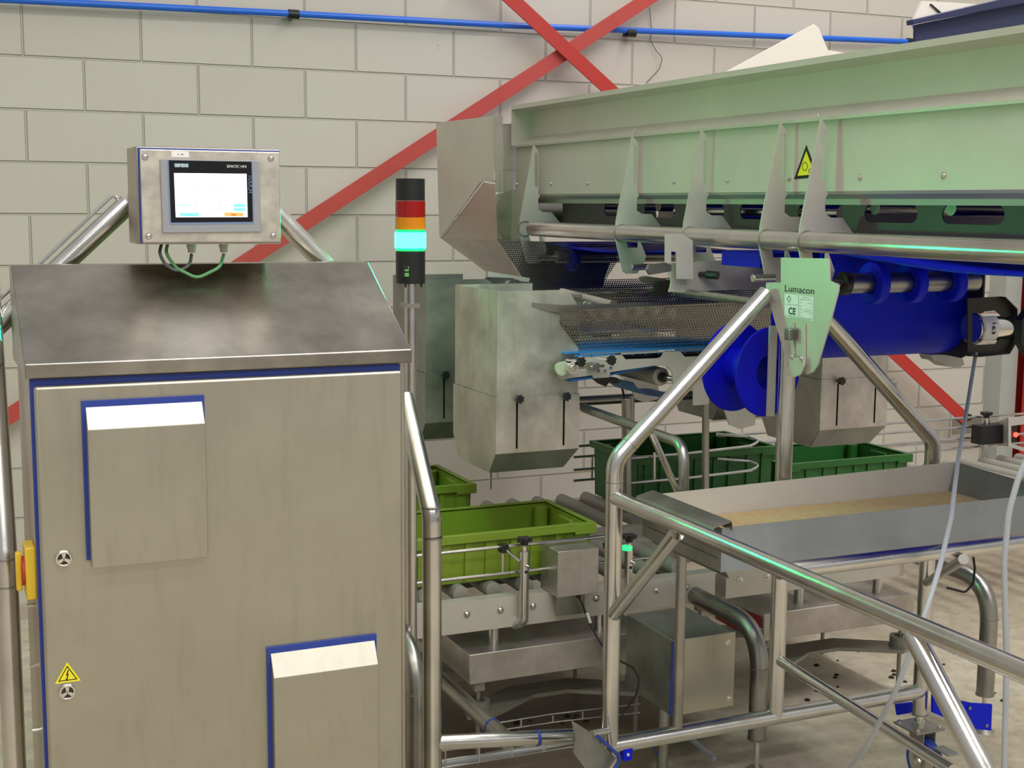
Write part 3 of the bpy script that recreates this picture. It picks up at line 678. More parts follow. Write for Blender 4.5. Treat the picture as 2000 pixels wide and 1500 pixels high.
y = 1.55
while y < 4.4: holes.append(obround(y, 1.585, 0.20, 0.046, 2.215)); y += 0.285
part('inner_plate', MB().prism([(2.215, YN, 1.63), (2.215, 4.55, 1.63), (2.215, 4.55, 1.50), (2.215, YN, 1.50)], (0.004, 0, 0), holes), 'innersteel', bc, 'slotted inner plate with shade put into its dark colour')
part('inner_tube', MB().cyl((2.27, 2.95, 1.583), (2.27, 3.8, 1.583), 0.021, 24), 'tube', bc)
part('far_side_plate', MB().box(2.78, 2.784, YN, YE, 1.50, 1.95), 'sheet', bc)
for i in range(11):
    yy = 1.6+i*0.285
    part('cross_tube', MB().cyl((2.32, yy+0.14, 1.60), (2.78, yy+0.14, 1.60), 0.02, 16), 'tubed', bc)
part('carrying_belt', MB().box(2.22, 2.78, YN, 4.75, 1.640, 1.646), 'belt', bc)
XT = 2.06
part('long_tube', MB().pipe([(XT, AX(1040, 451, XT).y, 1.512), (XT, YN, 1.512)], 0.0262, 0, 32), 'tube', bc)
for (x, y) in ((1076, 358), (1148, 358), (1317, 355), (1421, 352), (1542, 349), (1680, 346), (1843, 343), (1010, 360)):
    part('bolt', bolt_mb(AX(x, y, 2.14), (-1, 0, 0), 0.0068), 'chrome', bc)
for (x, y) in ((1241, 256), (1598, 225)):
    part('bolt', bolt_mb(AX(x, y, 2.125), (-1, 0, 0.3), 0.006), 'chrome', bc)
# stiffening brackets, all cut to the pattern of the second one
PF = 3.80
fp = [(1235, 265), (1245.5, 279), (1244.5, 377), (1248.5, 380), (1244, 389), (1244, 411), (1254, 418), (1273, 418), (1291, 442), (1298, 452), (1250, 470), (1262, 500), (1257, 517), (1245, 534), (1224.5, 535), (1217, 530), (1202, 464), (1203.5, 433)]
sl_ = [(1238, 284), (1243.5, 284), (1243.5, 362), (1240, 362), (1237, 355), (1237.5, 290)]
nt_ = [(1223, 468), (1247, 470), (1247, 484), (1226, 484)]
loc_ = lambda pts: [(AY(x, y, PF).x, AY(x, y, PF).z) for x, y in pts]
FP, SLh, NT = loc_(fp), loc_(sl_), loc_(nt_)
for i, yi in enumerate((4.55, 3.80, 3.385, 2.995, 2.82)):
    holes = [[(x, yi, z) for x, z in SLh], [(x, yi, z) for x, z in NT]]
    part('bracket', MB().prism([(x, yi, z) for x, z in FP], (0, 0.006, 0), holes), 'bead', bc, bevel=0)
    part('weld_bead', MB().ring((XT, yi-0.004, 1.512), (XT, yi, 1.512), 0.0285, 0.0255, 28), 'cast', bc)
for (x0, x1, y, yi) in ((1045, 1085, 503, 4.55), (1229, 1280, 521, 3.80), (1466, 1500, 543, 2.995), (1586, 1645, 553, 2.82)):
    c = AY(x1, y, yi-0.03); e = AY(x0+4, y, yi-0.03)
    part('roller_pin', MB().cyl((e.x, yi-0.03, c.z), (c.x+0.02, yi-0.03, c.z), 0.0105, 24), 'tube', bc, bevel=0.001)
# end pulley cheek
ck = [(1000, 371), (1046, 371), (1052, 448), (1022, 462), (1000, 468), (984, 469), (973, 455), (967, 432), (968, 405), (976, 385), (986, 374)]
part('end_cheek', MB().prism([AX(x, y, 2.13) for x, y in ck], (0.005, 0, 0)), 'sheet', bc)
c = AX(985, 421, 2.13)
part('bearing_boss', MB().cyl(c, c-Vector((0.02, 0, 0)), 0.021, 28).cyl(c-Vector((0.02, 0, 0)), c-Vector((0.026, 0, 0)), 0.013, 6), 'tubed', bc)
part('end_pulley', MB().cyl((2.14, c.y, c.z), (2.78, c.y, c.z), 0.07, 40), 'dark', bc)
# return roller with blue rings near the hopper
def roller(x0, x1, yv, zv, r, rings, nm):
    q = part('return_roller', MB().cyl((x0, yv, zv), (x1, yv, zv), r, 32), 'tubed', bc)
    for xx in rings: part('blue_ring', MB().ring((xx-0.014, yv, zv), (xx+0.014, yv, zv), r+0.028, r-0.001, 40), 'belt', q, 'blue plastic ring', bevel=0.004)
c = AY(1086, 502, 4.50); roller(c.x, 2.80, 4.50, c.z, 0.024, (AY(1117, 503, 4.50).x, 2.5), 'a')
yr_ = 2.79; c = AY(1646, 554, yr_)
roller(c.x, AY(1905, 551, yr_).x, yr_, c.z, 0.0262, [AY(x, 554, yr_).x for x in (1706, 1780, 1856)], 'b')
part('bearing_ring', MB().ring((c.x-0.006, yr_, c.z), (c.x+0.012, yr_, c.z), 0.030, 0.012, 32), 'black', bc)
# lower belt drum, wrapped by blue belt (extruded profile across the machine)
dxa = AY(1594, 650, 2.915).x; dxb = AY(1888, 650, 2.915).x
dz = AY(1720, 697, 2.99).z+0.105
prof = []
cy_, cz_, rr = 3.02, dz, 0.105
prof.append((dxa, 3.10, 1.47))
for k in range(0, 15):
    an = radians(30)-radians(210)*k/14
    prof.append((dxa, cy_+rr*cos(an), cz_+rr*sin(an)))
prof.append((dxa, 2.915, 1.40)); prof.append((dxa, 2.905, 1.485))
part('drive_belt_loop', MB().strip(prof, (dxb-dxa, 0, 0), 0.004), 'belt', bc, 'deep blue belt wrapped round the lower drum')
part('drive_drum', MB().cyl((dxa+0.01, cy_, cz_), (dxb, cy_, cz_), 0.098, 48), 'belt', bc)
# sagging return belt
def sag(y0, y1, z0, z1, depth, x0, x1, nm='return_belt'):
    P = []
    for k in range(13): q = k/12; P.append((x0, y0+(y1-y0)*q, z0+(z1-z0)*q-depth*4*q*(1-q)))
    part(nm, MB().strip(P, (x1-x0, 0, 0), 0.004), 'belt', bc, 'blue return belt')
def hang(pts, X, x1):
    P = [AX(x, y, X) for x, y in pts]; part('return_belt', MB().strip(P, (x1-X, 0, 0), 0.004), 'belt', bc, 'sagging blue return belt')
hang(((1640, 497), (1700, 507), (1780, 521), (1850, 531), (1920, 537), (2000, 541), (2080, 545)), 2.10, 2.75)
hang(((1062, 474), (1110, 484), (1165, 492), (1215, 493), (1300, 492), (1420, 496), (1490, 500)), 2.20, 2.75)
# drum cheek plate + motor guard on the far side
xg = dxb
ch = []
for k in range(0, 13):
    an = radians(-100)+radians(130)*k/12; ch.append((xg, cy_-0.02-0.125*cos(an)*-1*-1, cz_+0.125*sin(an)))
ch = [(xg, 3.14, cz_+0.16), (xg, 2.86, cz_+0.16), (xg, 2.86, cz_-0.02), (xg, 2.89, cz_-0.09), (xg, 2.96, cz_-0.125), (xg, 3.05, cz_-0.12), (xg, 3.14, cz_-0.06)]
part('far_cheek', MB().prism(ch, (0.006, 0, 0)), 'dark', bc)
part('far_cheek_lobe', MB().prism([AY(x, y, 2.86) for x, y in ((1818, 693), (1846, 693), (1880, 700), (1884, 712), (1872, 719), (1850, 716), (1836, 706), (1824, 704))], (0, 0.05, 0)), 'bead', bc)
mo = thing('drum_motor', 'steel drum motor with label 163 inside a dark octagonal guard', 'motor', AY(1930, 640, 2.80))
G = 2.80
go = [(1890, 583), (1954, 579), (1977, 602), (1979, 662), (1962, 690), (1902, 696), (1890, 696)]
gi = [(1899, 612), (1944, 606), (1960, 620), (1961, 650), (1946, 672), (1899, 674)]
part('octagonal_guard', MB().prism([AY(x, y, G) for x, y in go], (0, 0.004, 0), [[AY(x, y, G) for x, y in gi]]), 'dark', mo)
part('guard_rim', MB().prism([AY(x, y, G) for x, y in [(1890, 690), (1902, 696), (1962, 690), (1979, 662), (1977, 602), (1954, 579)]]+[AY(x, y, G) for x, y in [(1953, 580.5), (1975.5, 603), (1977.5, 661.5), (1961, 688.5), (1902, 694.5), (1891, 689)]], (0, -0.02, 0)), 'dark', mo)
c = AY(1925, 640, G+0.03); mx1 = AY(1962, 640, G+0.03).x; mx0 = AY(1897, 640, G+0.03).x
part('motor_body', MB().cyl((mx0, G+0.03, c.z), (mx1, G+0.03, c.z), 0.043, 40), 'chrome', mo, bevel=0.003)
part('clamp_band', MB().ring((AY(1914, 640, G).x, G+0.03, c.z), (AY(1918, 640, G).x, G+0.03, c.z), 0.0455, 0.042, 40), 'tubed', mo)
lbx0 = AY(1925, 640, G-0.013).x; lbx1 = AY(1952, 640, G-0.013).x
P = []
for k in range(11):
    an = radians(128)+radians(100)*k/10; P.append((lbx0, G+0.03+0.0442*cos(an), c.z+0.0442*sin(an)*1))
pl_ = part('number_label', MB().strip(P, (lbx1-lbx0, 0, 0), 0.0006), 'white', mo, 'white paper label')
o = Vector(((lbx0+lbx1)/2-0.003, G+0.03-0.0455, c.z+0.018))
part('lettering', text_mb('163', o, (0, 0, -1), (1, 0, 0), 0.0125, 0.0003, width=0.032, bold=0.02), 'ink', pl_)
m2 = thing('motor_guard', 'second dark octagonal motor guard cut off by the right edge', 'motor guard', AY(2010, 650, 2.6))
part('guard_plate', MB().prism([AY(x, y, 2.6) for x, y in ((2000, 604), (1985, 624), (1983, 668), (1998, 696), (2060, 700), (2060, 600))], (0, 0.004, 0)), 'dark', m2)
part('rim', MB().prism([AY(x, y, 2.6) for x, y in ((2000, 604), (1985, 624), (1983, 668), (1998, 696), (1999, 694), (1985, 667), (1987, 625), (2001, 606))], (0, -0.02, 0)), 'dark', m2)
# hanging name plate
XP = 1.975
po = [(1525, 503), (1618, 505), (1620, 548), (1630, 553), (1638, 557), (1637, 568), (1618, 640), (1597, 712), (1588, 726), (1576, 731), (1566, 722), (1560, 735), (1546, 725), (1539, 712), (1512, 625), (1495, 556), (1500, 552), (1525, 552)]
npl = part('hanging_plate', MB().prism([AX(x, y, XP) for x, y in po], (0.004, 0, 0)), 'bead', bc, 'tapered hanging plate with lettering and a rating label')
def xtxt(s_, x, y, X, hpx, wpx, mat, parent, bold=0.0):
    o = AX(x, y, X); o2 = AX(x, y-hpx, X); e = AX(x+wpx, y+wpx*0.1, X)
    return part('lettering', text_mb(s_, o, (0, -1, 0), (0, 0, 1), (o2-o).z, 0.0004, width=abs(e.y-o.y), bold=bold), mat, parent)
xtxt('Lumacon', 1533, 569, XP-0.0003, 13.5, 57, 'ink', npl)
rl = [(1532.5, 573.5), (1589, 579.5), (1588, 627), (1537, 620), (1532.5, 614)]
rlb = part('rating_label', MB().prism([AX(x, y, XP-0.0004) for x, y in rl], (-0.0004, 0, 0)), 'mint', npl, 'pale rating label')
xtxt('CE', 1540, 613, XP-0.0009, 13, 14, 'ink', rlb, 0.02)
def xline(x0, y0, x1, y1, X, th=0.0009, mat='ink', parent=None):
    a = AX(x0, y0, X); b = AX(x1, y1, X); d = (b-a).normalized(); s_ = Vector((1, 0, 0)).cross(d)*th/2
    return part('printed_line', MB().hexa([a-s_, b-s_, b+s_, a+s_], [p+Vector((-0.0003, 0, 0)) for p in (a-s_, b-s_, b+s_, a+s_)]), mat, parent)
for q in ((1559.5, 577, 1560, 618), (1534, 593.5, 1559, 596), (1561, 585, 1568, 586), (1566, 580, 1582, 582), (1566, 584, 1586, 586.5), (1561, 590.5, 1566, 591), (1577, 592.5, 1587, 593.5), (1561, 597, 1567, 598), (1584, 600, 1587, 600.5), (1561, 603.5, 1567, 604.5), (1572, 604.5, 1587, 606.5), (1569, 608, 1587, 610), (1561, 610, 1566, 610.5), (1580, 612.5, 1587, 613.5), (1561, 616.5, 1568, 617.5), (1582, 619.5, 1587, 620.3), (1535, 615.5, 1587, 624), (1539, 618.5, 1583, 625)):
    xline(*q, XP-0.0009, 0.0005, 'ink', rlb)
dm = [AX(x, y, XP-0.0009) for x, y in ((1541, 577), (1545, 584), (1541, 591), (1537, 584))]
part('diamond_mark', MB().prism(dm, (-0.0003, 0, 0), [[AX(x, y, XP-0.0009) for x, y in ((1541, 578.5), (1544, 584), (1541, 589.5), (1538, 584))]]), 'ink', rlb)
# latch on plate
lt = part('latch', MB().prism([AX(x, y, XP-0.001) for x, y in ((1546, 630), (1552, 630), (1553, 705), (1548, 705))], (-0.005, 0, 0)).prism([AX(x, y, XP-0.001) for x, y in ((1568, 632), (1574, 633), (1574, 712), (1568, 712))], (-0.005, 0, 0)), 'bead', npl)
part('latch_knob', MB().box(XP-0.03, XP-0.002, AX(1552, 650, XP).y-0.018, AX(1552, 650, XP).y+0.002, AX(1552, 663, XP).z, AX(1552, 640, XP).z), 'tubed', npl, bevel=0.003)
hk = [(1531, 726), (1540, 733), (1554, 737), (1566, 731), (1573, 715), (1572, 700), (1543, 698), (1543, 712)]
part('hook_tab', MB().prism([AX(x, y, XP-0.010) for x, y in hk], (-0.004, 0, 0)), 'bead', npl, bevel=0.001)
for (x, y) in ((1547, 697), (1566, 700)):
    part('screw', bolt_mb(AX(x, y, XP-0.014), (-1, 0, 0), 0.0055), 'chrome', npl)
# gear warning sticker on the flank
wt = [(1551, 350), (1598, 346), (1575, 283)]
XS = 2.1395
def trix(pts, k, X):
    P = [AX(x, y, X) for x, y in pts]; g = sum(P, Vector())/3; return [g+(p-g)*k for p in P]
ws = part('warning_sticker', MB().prism(trix(wt, 1.0, XS), (-0.0005, 0, 0)), 'ink', bc, 'black and yellow triangular roller warning sticker')
part('yellow_field', MB().prism(trix(wt, 0.72, XS-0.0006), (-0.0004, 0, 0)), 'sticky', ws)
for (x, y, r) in ((1572, 325, 0.0115), (1582, 334, 0.0062)):
    c = AX(x, y, XS-0.0012); part('roller_symbol', MB().ring(c, c-Vector((0.0003, 0, 0)), r, r-0.0018, 24), 'ink', ws)
# cross plate and lever under the conveyor
YC = 3.30
part('diverter_plate', MB().prism([AY(x, y, YC) for x, y in ((1309, 514), (1358, 512), (1494, 503), (1497, 563), (1330, 571), (1306, 570), (1311, 556), (1311, 522))], (0, 0.005, 0)), 'bead', bc)
part('lever_plate', MB().prism([AY(x, y, YC-0.03) for x, y in ((1300, 457), (1333, 457), (1353, 470), (1354, 545), (1323, 545), (1321, 492), (1311, 491), (1311, 512), (1300, 512))], (0, 0.006, 0)), 'bead', bc)
part('lever_arm', MB().prism([AY(x, y, YC-0.02) for x, y in ((1268, 517), (1300, 513), (1312, 518), (1311, 530), (1270, 537), (1264, 527))], (0, 0.012, 0)), 'tubed', bc)
c = AY(1366, 536, YC-0.001)
part('index_plunger', MB().cyl(c, c+Vector((0.02, -0.03, 0)), 0.008, 6).cyl(c+Vector((0.012, -0.02, 0)), c+Vector((0.03, -0.05, -0.001)), 0.012, 20), 'black', bc, 'black knob on a threaded plunger')
part('lever_handle', MB().prism([AY(x, y, YC+0.1) for x, y in ((1254, 542), (1262, 539), (1302, 545), (1302, 556), (1284, 557), (1256, 551))], (0, 0.02, 0)), 'tubed', bc)
part('clamp_block', MB().prism([AY(x, y, YC+0.09) for x, y in ((1284, 550), (1308, 547), (1306, 578), (1278, 580), (1275, 570), (1286, 562))], (0, 0.03, 0)), 'rubber', bc)
part('support_bar', MB().pipe([AY(1320, 570, 3.36), AY(1500, 592, 2.95)], 0.012, 0, 20), 'tubed', bc)
part('upper_blue_belt', MB().box(2.08, 2.75, 3.05, 3.24, 1.435, 1.475), 'belt', bc)

# ================================================================== BLUE DISC SPOOL
s1 = AY(1502, 727, 2.93); zc = s1.z; xc_ = s1.x
ds = thing('blue_spool', 'deep blue plastic spool of two holed discs behind the centre post', 'spool', (xc_, 2.95, zc))
ax_ = Vector((-0.208, 0.978, 0)); s2 = s1+ax_*0.12+Vector((0, 0, 0.002))
part('front_disc', MB().ring(s1, s1+ax_*0.008, 0.118, 0.046, 64), 'disc', ds)
part('back_disc', MB().ring(s2, s2+ax_*0.008, 0.121, 0.046, 64), 'disc', ds)
part('hub', MB().ring(s1+ax_*0.008, s2, 0.052, 0.046, 48), 'disc', ds)
# hanging strap + post beside it
hp = AY(1509, 640, 2.90)
part('hanger_strap', MB().box(hp.x-0.012, hp.x+0.012, 2.895, 2.90, AY(1509, 812, 2.9).z, AY(1509, 636, 2.9).z), 'bead', sf)

# ================================================================== CABLES AT THE RIGHT
solid('motor_cable', MB().pipe([AY(1906, 690, 2.80), AY(1890, 790, 2.70), AY(1871, 900, 2.45), AY(1858, 1010, 2.2), AY(1835, 1110, 2.0), AY(1800, 1220, 1.95), AY(1745, 1360, 2.0), AY(1690, 1462, 2.1), AY(1640, 1525, 2.25)], 0.0052, 0.25, 14), 'greycable', 'grey cable dropping from the drum motor and slanting down left to the floor', 'cable')
solid('motor_cable', MB().pipe([AY(2030, 840, 2.0), AY(1990, 930, 2.0), AY(1970, 1000, 2.0), AY(1961, 1100, 2.0), AY(1966, 1290, 2.0), AY(1961, 1520, 2.0)], 0.0062, 0.2, 14), 'greycable', 'pale grey cable hanging almost straight down near the right edge', 'cable')

# ================================================================== BUCKETS (discharge chutes)
def bucket_at(x0, yf, label, mat='bucket', group=None, wdt=0.26, dep=0.33, zt=1.355, zm=None):
    x1 = x0+wdt; y1 = yf+dep; ZJ = 1.033; zs = 0.885; zb = 0.822
    b_ = thing('discharge_chute', label, 'chute', (x0+wdt/2, yf+dep/2, zb), group)
    t = 0.002
    # upper box: four sheets
    part('front_panel', MB().prism([(x0, yf, ZJ), (x1, yf, ZJ), (x1, yf, zt-0.09), (x1-0.008, yf, zt-0.04), (x1-0.03, yf, zt-0.01), (x1-0.05, yf, zt), (x0, yf, zt)], (0, t, 0)), mat, b_)
    part('left_panel', MB().box(x0, x0+t, yf+t, y1-t, ZJ, zt), mat, b_)
    part('back_panel', MB().box(x0, x1, y1-t, y1, ZJ, zt), mat, b_)
    part('right_panel', MB().box(x1-t, x1, yf+t, y1-t, ZJ, zt-0.24), mat, b_)
    # lower sliding spout, slightly larger, tapering to a mouth
    g = 0.004; X0, X1, Y0, Y1 = x0-g, x1+g, yf-g, y1+g; zj = ZJ+0.016
    def slot(cx): return [(cx-0.0032, Y0, zs+0.012), (cx+0.0032, Y0, zs+0.012), (cx+0.0032, Y0, zj-0.012), (cx-0.0032, Y0, zj-0.012)]
    s1_, s2_ = x0+0.062, x0+0.213
    sp_ = part('spout_front', MB().prism([(X0, Y0, zs), (X1, Y0, zs), (X1, Y0, zj), (X0, Y0, zj)], (0, t, 0), [slot(s1_), slot(s2_)]), mat, b_)
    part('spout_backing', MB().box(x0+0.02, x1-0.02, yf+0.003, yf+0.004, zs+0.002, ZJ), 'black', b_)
    ym = Y0+0.045
    part('spout_left', MB().prism([(X0, Y0+t, zj), (X0, Y0+t, zs), (X0, ym, zb), (X0, Y1-0.05, zb), (X0, Y1, zs+0.01), (X0, Y1, zj)], (t, 0, 0)), mat, b_)
    part('spout_right', MB().prism([(X1-t, Y0+t, zj), (X1-t, Y0+t, zs), (X1-0.03, ym, zb), (X1-0.03, Y1-0.05, zb), (X1-t, Y1, zs+0.01), (X1-t, Y1, zj)], (t, 0, 0)), mat, b_)
    part('spout_chamfer', MB().prism([(X0, Y0, zs), (X1, Y0, zs), (X1-0.03, ym, zb), (X0+0.0, ym, zb)], (0, t, 0.001)), 'bucketd', b_)
    for sx_ in (s1_, s2_):
        part('star_knob', star_knob((sx_, Y0-0.012, ZJ+0.012), (0, -1, 0), 0.0135, 0.012), 'black', b_, 'black star knob')
    return b_
bx_ = AY(970, 845, 3.5).x; bR = AY(1603, 797, 3.5).x
bucket_at(bx_, 3.5, 'stained steel discharge chute hanging over the olive crate, in front of its twin')
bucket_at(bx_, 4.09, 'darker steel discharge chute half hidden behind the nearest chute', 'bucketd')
bucket_at(bR, 3.5, 'steel discharge chute on the right, above the far end of the catch tray')
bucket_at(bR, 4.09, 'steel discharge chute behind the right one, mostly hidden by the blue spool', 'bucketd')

# ================================================================== CROSS BELTS
def cross_belt(yo, label, full=True):
    D = lambda p: p+Vector((0, yo, 0))
    q = thing('cross_conveyor', label, 'conveyor', (2.1, 3.66+yo, 1.2))
    P0 = 3.47
    A = lambda x, y, Y=P0: D(AY(x, y, Y))
    pl = [(1096, 741), (1090, 733), (1084, 722), (1090, 709), (1120, 702), (1190, 694), (1420, 681), (1475, 684), (1475, 830), (1445, 838), (1425, 830), (1412, 794), (1392, 780), (1360, 765), (1316, 760), (1313, 727), (1304, 717), (1285, 713), (1192, 727), (1190, 737), (1160, 739), (1157, 733)]
    slots = [[(1212, 690), (1297, 686), (1292, 697), (1284, 700), (1222, 702)], [(1328, 686), (1400, 682), (1395, 692), (1388, 695), (1338, 697)]]
    part('side_plate', MB().prism([A(x, y) for x, y in pl], (0, 0.006, 0), [[A(x, y) for x, y in h] for h in slots]), 'bead', q)
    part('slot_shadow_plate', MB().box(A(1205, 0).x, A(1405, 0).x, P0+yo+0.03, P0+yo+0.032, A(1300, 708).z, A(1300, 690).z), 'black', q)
    zb_ = A(1250, 690).z
    xa, xb = A(1105, 712).x, A(1600, 700).x
    part('belt', MB().strip([(xa, P0+yo+0.008, zb_+0.006), (xb, P0+yo+0.008, zb_+0.006)], (0, 0.30, 0), 0.005), 'belt2', q, 'light blue belt')
    zl = A(1300, 720).z
    part('belt_return', MB().prism([(xa+0.02, P0+yo+0.012, A(1130, 741).z), (A(1190, 0).x, P0+yo+0.012, A(1190, 734).z), (A(1300, 0).x, P0+yo+0.012, A(1300, 712).z), (A(1300, 0).x, P0+yo+0.012, A(1300, 715).z), (A(1190, 0).x, P0+yo+0.012, A(1190, 738).z), (xa+0.02, P0+yo+0.012, A(1130, 746).z)], (0, 0.28, 0)), 'belt2', q, 'light blue belt')
    # belt edge teeth
    mb = MB(); mb.box(xa+0.03, xb, P0+yo+0.0035, P0+yo+0.0075, zb_-0.002, zb_+0.003)
    for k in range(26):
        xx = xa+0.04+k*0.045; mb.box(xx, xx+0.003, P0+yo+0.002, P0+yo+0.0075, zb_-0.006, zb_+0.004)
    part('belt_edge', mb, 'belt2', q)
    part('guard_side', MB().prism([A(1092, 632, 3.50), A(1130, 680, 3.50), A(1420, 676, 3.50), A(1520, 672, 3.50), A(1520, 596, 3.44), A(1440, 588, 3.44), A(1130, 603, 3.44), A(1095, 612, 3.44)], (0, 0.002, 0)), 'perf', q, 'perforated steel guard', uv=True)
    part('guard_flare', MB().prism([A(1000, 631, 3.56), A(1086, 631, 3.56), A(1098, 606, 3.52), A(1110, 596, 3.50), A(1038, 592, 3.50)], (0, 0.002, 0)), 'perf', q, 'perforated steel flare', uv=True)
    part('guard_rim', MB().prism([A(1038, 591, 3.50), A(1100, 596, 3.49), A(1440, 586, 3.44), A(1520, 590, 3.44), A(1520, 597, 3.44), A(1440, 592, 3.44), A(1100, 606, 3.49), A(1095, 612, 3.49), A(1038, 600, 3.50)], (0, 0.003, 0)), 'tubed', q)
    part('far_guard', MB().prism([A(1010, 600, 3.80), A(1010, 575, 3.84), A(1500, 560, 3.84), A(1500, 600, 3.80)], (0, 0.002, 0)), 'perf', q, 'perforated steel guard', uv=True)
    c = A(1108, 716)
    e = part('tail_bearing', MB().cyl(c+Vector((0, 0.0, 0)), c+Vector((-0.004, -0.045, 0)), 0.0175, 28).cyl(c+Vector((-0.004, -0.045, 0)), c+Vector((-0.004, -0.052, 0)), 0.011, 24), 'chrome', q, bevel=0.001)
    part('bearing_sleeve', MB().cyl(c+Vector((-0.022, 0.0, -0.004)), c+Vector((-0.026, -0.02, -0.004)), 0.019, 24), 'ptfe', q)
    part('tension_screw', MB().cyl(c+Vector((0.02, -0.03, 0.0)), A(1170, 713)+Vector((0, -0.03, 0)), 0.0045, 14), 'chrome', q)
    k0 = A(1152, 714)+Vector((0, -0.03, 0)); part('tension_block', MB().box(k0.x-0.012, k0.x+0.010, k0.y-0.012, k0.y+0.03, k0.z-0.011, k0.z+0.011), 'tubed', q, bevel=0.001)
    for (x, y) in ((1117, 703), (1176, 700)):
        kk = A(x, y)+Vector((0, -0.05, 0))
        s_ = part('star_knob', star_knob(kk, (0.35, -1, 0), 0.0145, 0.013), 'black', q, 'black star knob')
        part('stud', MB().cyl(kk, kk+Vector((-0.035, 0.02, 0.005)), 0.003, 10), 'chrome', s_)
    for (x, y) in ((1192, 697), (1192, 718), (1168, 724), (1181, 724), (1362, 780), (1380, 778), (1375, 748)):
        part('screw', MB().cyl(A(x, y), A(x, y)-Vector((0, 0.004, 0)), 0.005, 12), 'chrome', q)
    # return roller (axis into the picture) + shaft
    r1 = A(1292, 736, 3.52)
    part('snub_roller', MB().cyl(r1, r1+Vector((0, 0.28, 0)), 0.028, 32, 0.026), 'ptfe', q, 'off-white plastic roller', bevel=0.004)
    part('roller_shaft', MB().cyl(r1-Vector((0, 0.03, 0)), r1+Vector((0.0, 0.0, 0)), 0.009, 16).cyl(r1-Vector((0, 0.01, 0)), r1, 0.015, 20), 'dark', q)
    part('roller_bolt', MB().cyl(r1-Vector((0, 0.03, 0)), A(1335, 742), 0.0085, 14), 'tubed', q)
    part('hanging_belt', MB().strip([A(1236, 748, 3.62), A(1246, 762, 3.62), A(1262, 772, 3.62), A(1290, 776, 3.62), A(1330, 776, 3.62)], (0, 0.2, 0), 0.003), 'belt2', q, 'slack blue belt')
    if full:
        part('bracket_plate', MB().prism([A(x, y, P0-0.012) for x, y in ((1355, 747), (1385, 740), (1385, 790), (1354, 792))], (0, 0.005, 0)), 'bead', q)
        part('dark_bracket', MB().prism([A(x, y, 3.60) for x, y in ((1160, 740), (1206, 738), (1213, 746), (1200, 750), (1192, 744), (1184, 755), (1172, 750))], (0, 0.02, 0)), 'dark', q)
        part('drop_post', MB().cyl(A(1378, 790), A(1378, 960), 0.011, 20), 'tubed', q)
    return q
cross_belt(0.0, 'short belt conveyor with perforated guards, right behind the nearest chute')
cross_belt(0.60, 'second short belt conveyor with perforated guards, farther back under the hopper', False)

# ================================================================== HOPPER
hp_ = thing('hopper', 'sheet steel hopper with perforated windows at the far end of the belt conveyor', 'hopper', (2.1, 4.85, 1.2))
XH = 1.95
def h_(x, y, X=XH): return AX(x, y, X)
part('side_panel', MB().prism([h_(852, 240), h_(963, 226), h_(966, 357), h_(943, 353), h_(862, 462), h_(858, 462)], (0.002, 0, 0)), 'sheet', hp_)
part('window_mesh', MB().prism([h_(944, 356, XH-0.002), h_(967, 360, XH-0.002), h_(971, 469, XH-0.002), h_(863, 464, XH-0.002)], (0.0015, 0, 0)), 'perff', hp_, 'finely perforated window panel', uv=True)
part('window_trim', MB().pipe([h_(861, 463, XH-0.006), h_(938, 357, XH-0.006), h_(944, 352, XH-0.006), h_(968, 354, XH-0.006)], 0.0035, 0.01, 8), 'tube', hp_)
part('lower_chute', MB().prism([h_(858, 463), h_(971, 469), AX(1035, 568, 2.20), AX(952, 533, 2.16)], (0.002, 0, -0.002)), 'bucket', hp_)
YHh = AX(966, 300, XH).y
part('corner_mesh', MB().prism([AY(963, 226, YHh), AY(982, 226, YHh), AY(988, 375, YHh), AY(968, 376, YHh)], (0, 0.002, 0)), 'perff', hp_, 'finely perforated corner strip', uv=True)
part('inner_mesh', MB().prism([AY(982, 242, YHh+0.25), AY(1030, 240, YHh+0.25), AY(1030, 470, YHh+0.25), AY(968, 470, YHh+0.25), AY(968, 380, YHh+0.25), AY(984, 375, YHh+0.25)], (0, 0.002, 0)), 'perff', hp_, 'finely perforated inner sheet', uv=True)
part('chute_mesh', MB().prism([AY(971, 468, 4.45), AY(1205, 478, 4.45), AY(1205, 512, 4.42), AY(1180, 552, 4.38), AY(1182, 590, 4.34), AY(1012, 590, 4.34), AY(1036, 566, 4.36)], (0, 0.002, 0)), 'perf', hp_, 'perforated steel chute', uv=True)
part('chute_rear', MB().prism([AY(971, 468, 4.75), AY(1205, 478, 4.75), AY(1175, 560, 4.7), AY(1036, 566, 4.7)], (0, 0.002, 0)), 'dark', hp_)
part('clamp_arm', MB().prism([AY(x, y, 4.2) for x, y in ((950, 541), (1000, 543), (1015, 548), (1023, 594), (1014, 608), (1004, 566), (952, 560))], (0, 0.01, 0)), 'tubed', hp_)
part('clamp_top', MB().prism([AY(x, y, 4.25) for x, y in ((953, 530), (1035, 543), (1033, 551), (953, 541))], (0, 0.02, 0)), 'bead', hp_)
for (x, y) in ((951, 549), (996, 556)):
    part('bolt', MB().cyl(AY(x, y, 4.2), AY(x, y, 4.2)-Vector((0, 0.012, 0)), 0.014, 20), 'tubed', hp_)
part('round_spout', MB().pipe([AY(1098, 573, 3.95), AY(1198, 597, 3.70)], 0.018, 0, 24), 'tube', hp_)
part('rear_guard', MB().prism([AY(1180, 557, 4.5), AY(1290, 550, 4.5), AY(1290, 566, 4.5), AY(1183, 572, 4.5)], (0, 0.002, 0)), 'perf', hp_, 'perforated steel guard', uv=True)

